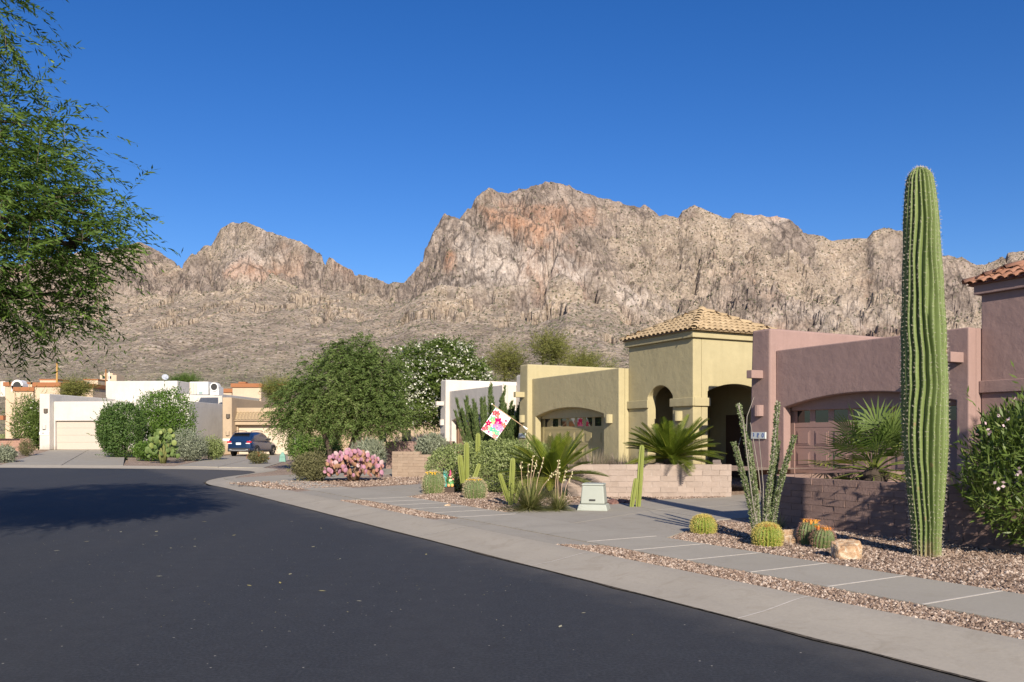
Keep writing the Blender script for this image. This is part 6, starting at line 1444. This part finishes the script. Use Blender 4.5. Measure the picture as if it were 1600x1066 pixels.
body = loft([(0.0, 0.50, 1.00, 0.74, 0.74), (0.05, 0.40, 1.06, 0.85, 0.82), (0.30, 0.34, 1.08, 0.895, 0.85), (1.0, 0.28, 1.05, 0.905, 0.87), (2.3, 0.25, 1.02, 0.91, 0.87), (3.25, 0.25, 1.03, 0.905, 0.83), (3.6, 0.27, 1.00, 0.90, 0.80), (4.2, 0.32, 0.92, 0.86, 0.74), (4.5, 0.40, 0.80, 0.76, 0.64), (4.6, 0.48, 0.72, 0.62, 0.5)], pr, 'body', paint, car)
pg = [(1.0, 0.0), (0.98, 0.12), (0.985, 0.5), (0.99, 0.85), (0.93, 0.98), (0.70, 1.0)]
cab = loft([(0.10, 0.98, 1.09, 0.80, 0.80), (0.16, 0.98, 1.16, 0.81, 0.78), (0.52, 0.98, 1.60, 0.82, 0.655), (0.75, 0.98, 1.66, 0.82, 0.64), (1.6, 0.98, 1.70, 0.825, 0.63), (2.3, 0.98, 1.68, 0.825, 0.63), (2.65, 0.98, 1.58, 0.82, 0.64), (3.2, 0.98, 1.20, 0.80, 0.72), (3.45, 0.98, 1.03, 0.78, 0.76)], pg, 'cabin', paint, car)
mb = MB(); mb.add([(-0.66, 0.175, 1.12), (0.66, 0.175, 1.12), (0.57, 0.44, 1.53), (-0.57, 0.44, 1.53), (-0.66, 0.20, 1.115), (0.66, 0.20, 1.115), (0.57, 0.48, 1.525), (-0.57, 0.48, 1.525)], [(0, 1, 2, 3), (7, 6, 5, 4), (0, 4, 5, 1), (2, 6, 7, 3), (1, 5, 6, 2), (3, 7, 4, 0)]); mb.build('rear_window', cglass, car, bevel=0.01)
mb = MB(); mb.box(-0.60, 0.60, 0.28, 0.62, 1.585, 1.625); mb.build('spoiler', paint, car, bevel=0.015)
for s_ in (-1, 1):
    def sx(z): return s_ * (0.826 - 0.175 * (z - 0.98) / 0.68 + 0.016)
    for poly in ([(0.62, 1.12), (1.12, 1.12), (1.12, 1.50), (0.80, 1.50)], [(1.20, 1.10), (2.02, 1.10), (2.02, 1.54), (1.20, 1.54)], [(2.10, 1.09), (3.02, 1.09), (2.62, 1.47), (2.10, 1.54)]):
        mb = MB(); mb.add([(sx(z), y, z) for y, z in poly] + [(sx(z) - s_ * 0.03, y, z) for y, z in poly], [(0, 1, 2, 3), (7, 6, 5, 4), (0, 4, 5, 1), (1, 5, 6, 2), (2, 6, 7, 3), (3, 7, 4, 0)]); mb.build('side_window', cglass, car)
    mb = MB(); mb.tube([(s_ * 0.60, 0.60, 1.66), (s_ * 0.60, 0.75, 1.74), (s_ * 0.60, 1.5, 1.77), (s_ * 0.60, 2.3, 1.75), (s_ * 0.60, 2.5, 1.68)], 0.022, 6); mb.build('roof_rail', clad, car)
    mb = MB(); mb.box(s_ * 0.86 - 0.10, s_ * 0.86 + 0.10, 2.88, 3.06, 1.08, 1.24); mb.build('mirror', clad, car, bevel=0.03)
    mb = MB(); mb.box(min(s_ * 0.56, s_ * 0.865), max(s_ * 0.56, s_ * 0.865), 0.005, 0.20, 0.93, 1.05); mb.build('tail_light', red_l, car, bevel=0.02)
    mb = MB(); mb.box(min(s_ * 0.50, s_ * 0.80), max(s_ * 0.50, s_ * 0.80), -0.012, 0.10, 0.865, 0.925); mb.build('reverse_light', wht_l, car, bevel=0.015)
    mb = MB(); mb.box(min(s_ * 0.62, s_ * 0.80), max(s_ * 0.62, s_ * 0.80), -0.03, 0.05, 0.47, 0.53); mb.build('reflector', red_l, car, bevel=0.01)
    mb = MB(); mb.box(min(s_ * 0.895, s_ * 0.935), max(s_ * 0.895, s_ * 0.935), 1.25, 3.1, 0.27, 0.42); mb.build('sill', clad, car, bevel=0.015)
    for y in (0.92, 3.60):
        w = empty('wheel', (s_ * 0.80, y, 0.345), 0, car); M = Euler((0, R(90), 0)).to_matrix().to_4x4()
        mb = MB(); mb.lathe([(0.20, -0.11), (0.30, -0.115), (0.345, -0.08), (0.345, 0.08), (0.30, 0.115), (0.20, 0.11)], 24, M=M); mb.build('tyre', tyre_m, w, smooth=True)
        mb = MB(); mb.lathe([(0.21, -0.02), (0.20, s_ * 0.06), (0.05, s_ * 0.08), (0.01, s_ * 0.085)], 20, M=M)
        for q in range(5): mb.box(-0.02, 0.02, -0.005, 0.2, -0.03, 0.03, M=Matrix.Translation((s_ * 0.105, 0, 0)) @ Euler((R(72 * q), 0, 0)).to_matrix().to_4x4())
        mb.build('rim', rim_m, w)
        mb = MB(); n = 14; vs = []
        for k in range(n + 1):
            q = math.pi * k / n
            for (ra, xx) in ((0.36, 0.87), (0.36, 0.925), (0.43, 0.925), (0.43, 0.87)): vs.append((s_ * xx, y + ra * math.cos(q), 0.345 + ra * math.sin(q)))
        mb.add(vs, [(k * 4 + a, k * 4 + (a + 1) % 4, k * 4 + 4 + (a + 1) % 4, k * 4 + 4 + a) for k in range(n) for a in range(4)]); mb.build('wheel_arch', clad, car)
mb = MB(); mb.box(-0.80, 0.80, -0.05, 0.25, 0.33, 0.58); mb.build('rear_bumper', clad, car, bevel=0.04)
mb = MB(); mb.box(-0.55, 0.55, -0.065, -0.02, 0.40, 0.46); mb.build('bumper_trim', silver, car, bevel=0.01)
for s_ in (-1, 1):
    mb = MB(); mb.box(s_ * 0.6 - 0.09, s_ * 0.6 + 0.09, -0.07, -0.02, 0.42, 0.50); mb.build('exhaust_trim', silver, car, bevel=0.015)
mb = MB(); mb.box(-0.20, 0.16, -0.022, 0.01, 0.80, 0.95); mb.build('licence_plate', plain('plate_white', (0.62, 0.70, 0.72), 0.4), car, bevel=0.005)
mb = MB(); mb.box(-0.38, 0.38, -0.02, 0.02, 0.985, 1.02); mb.build('hatch_trim', paint, car, bevel=0.008)
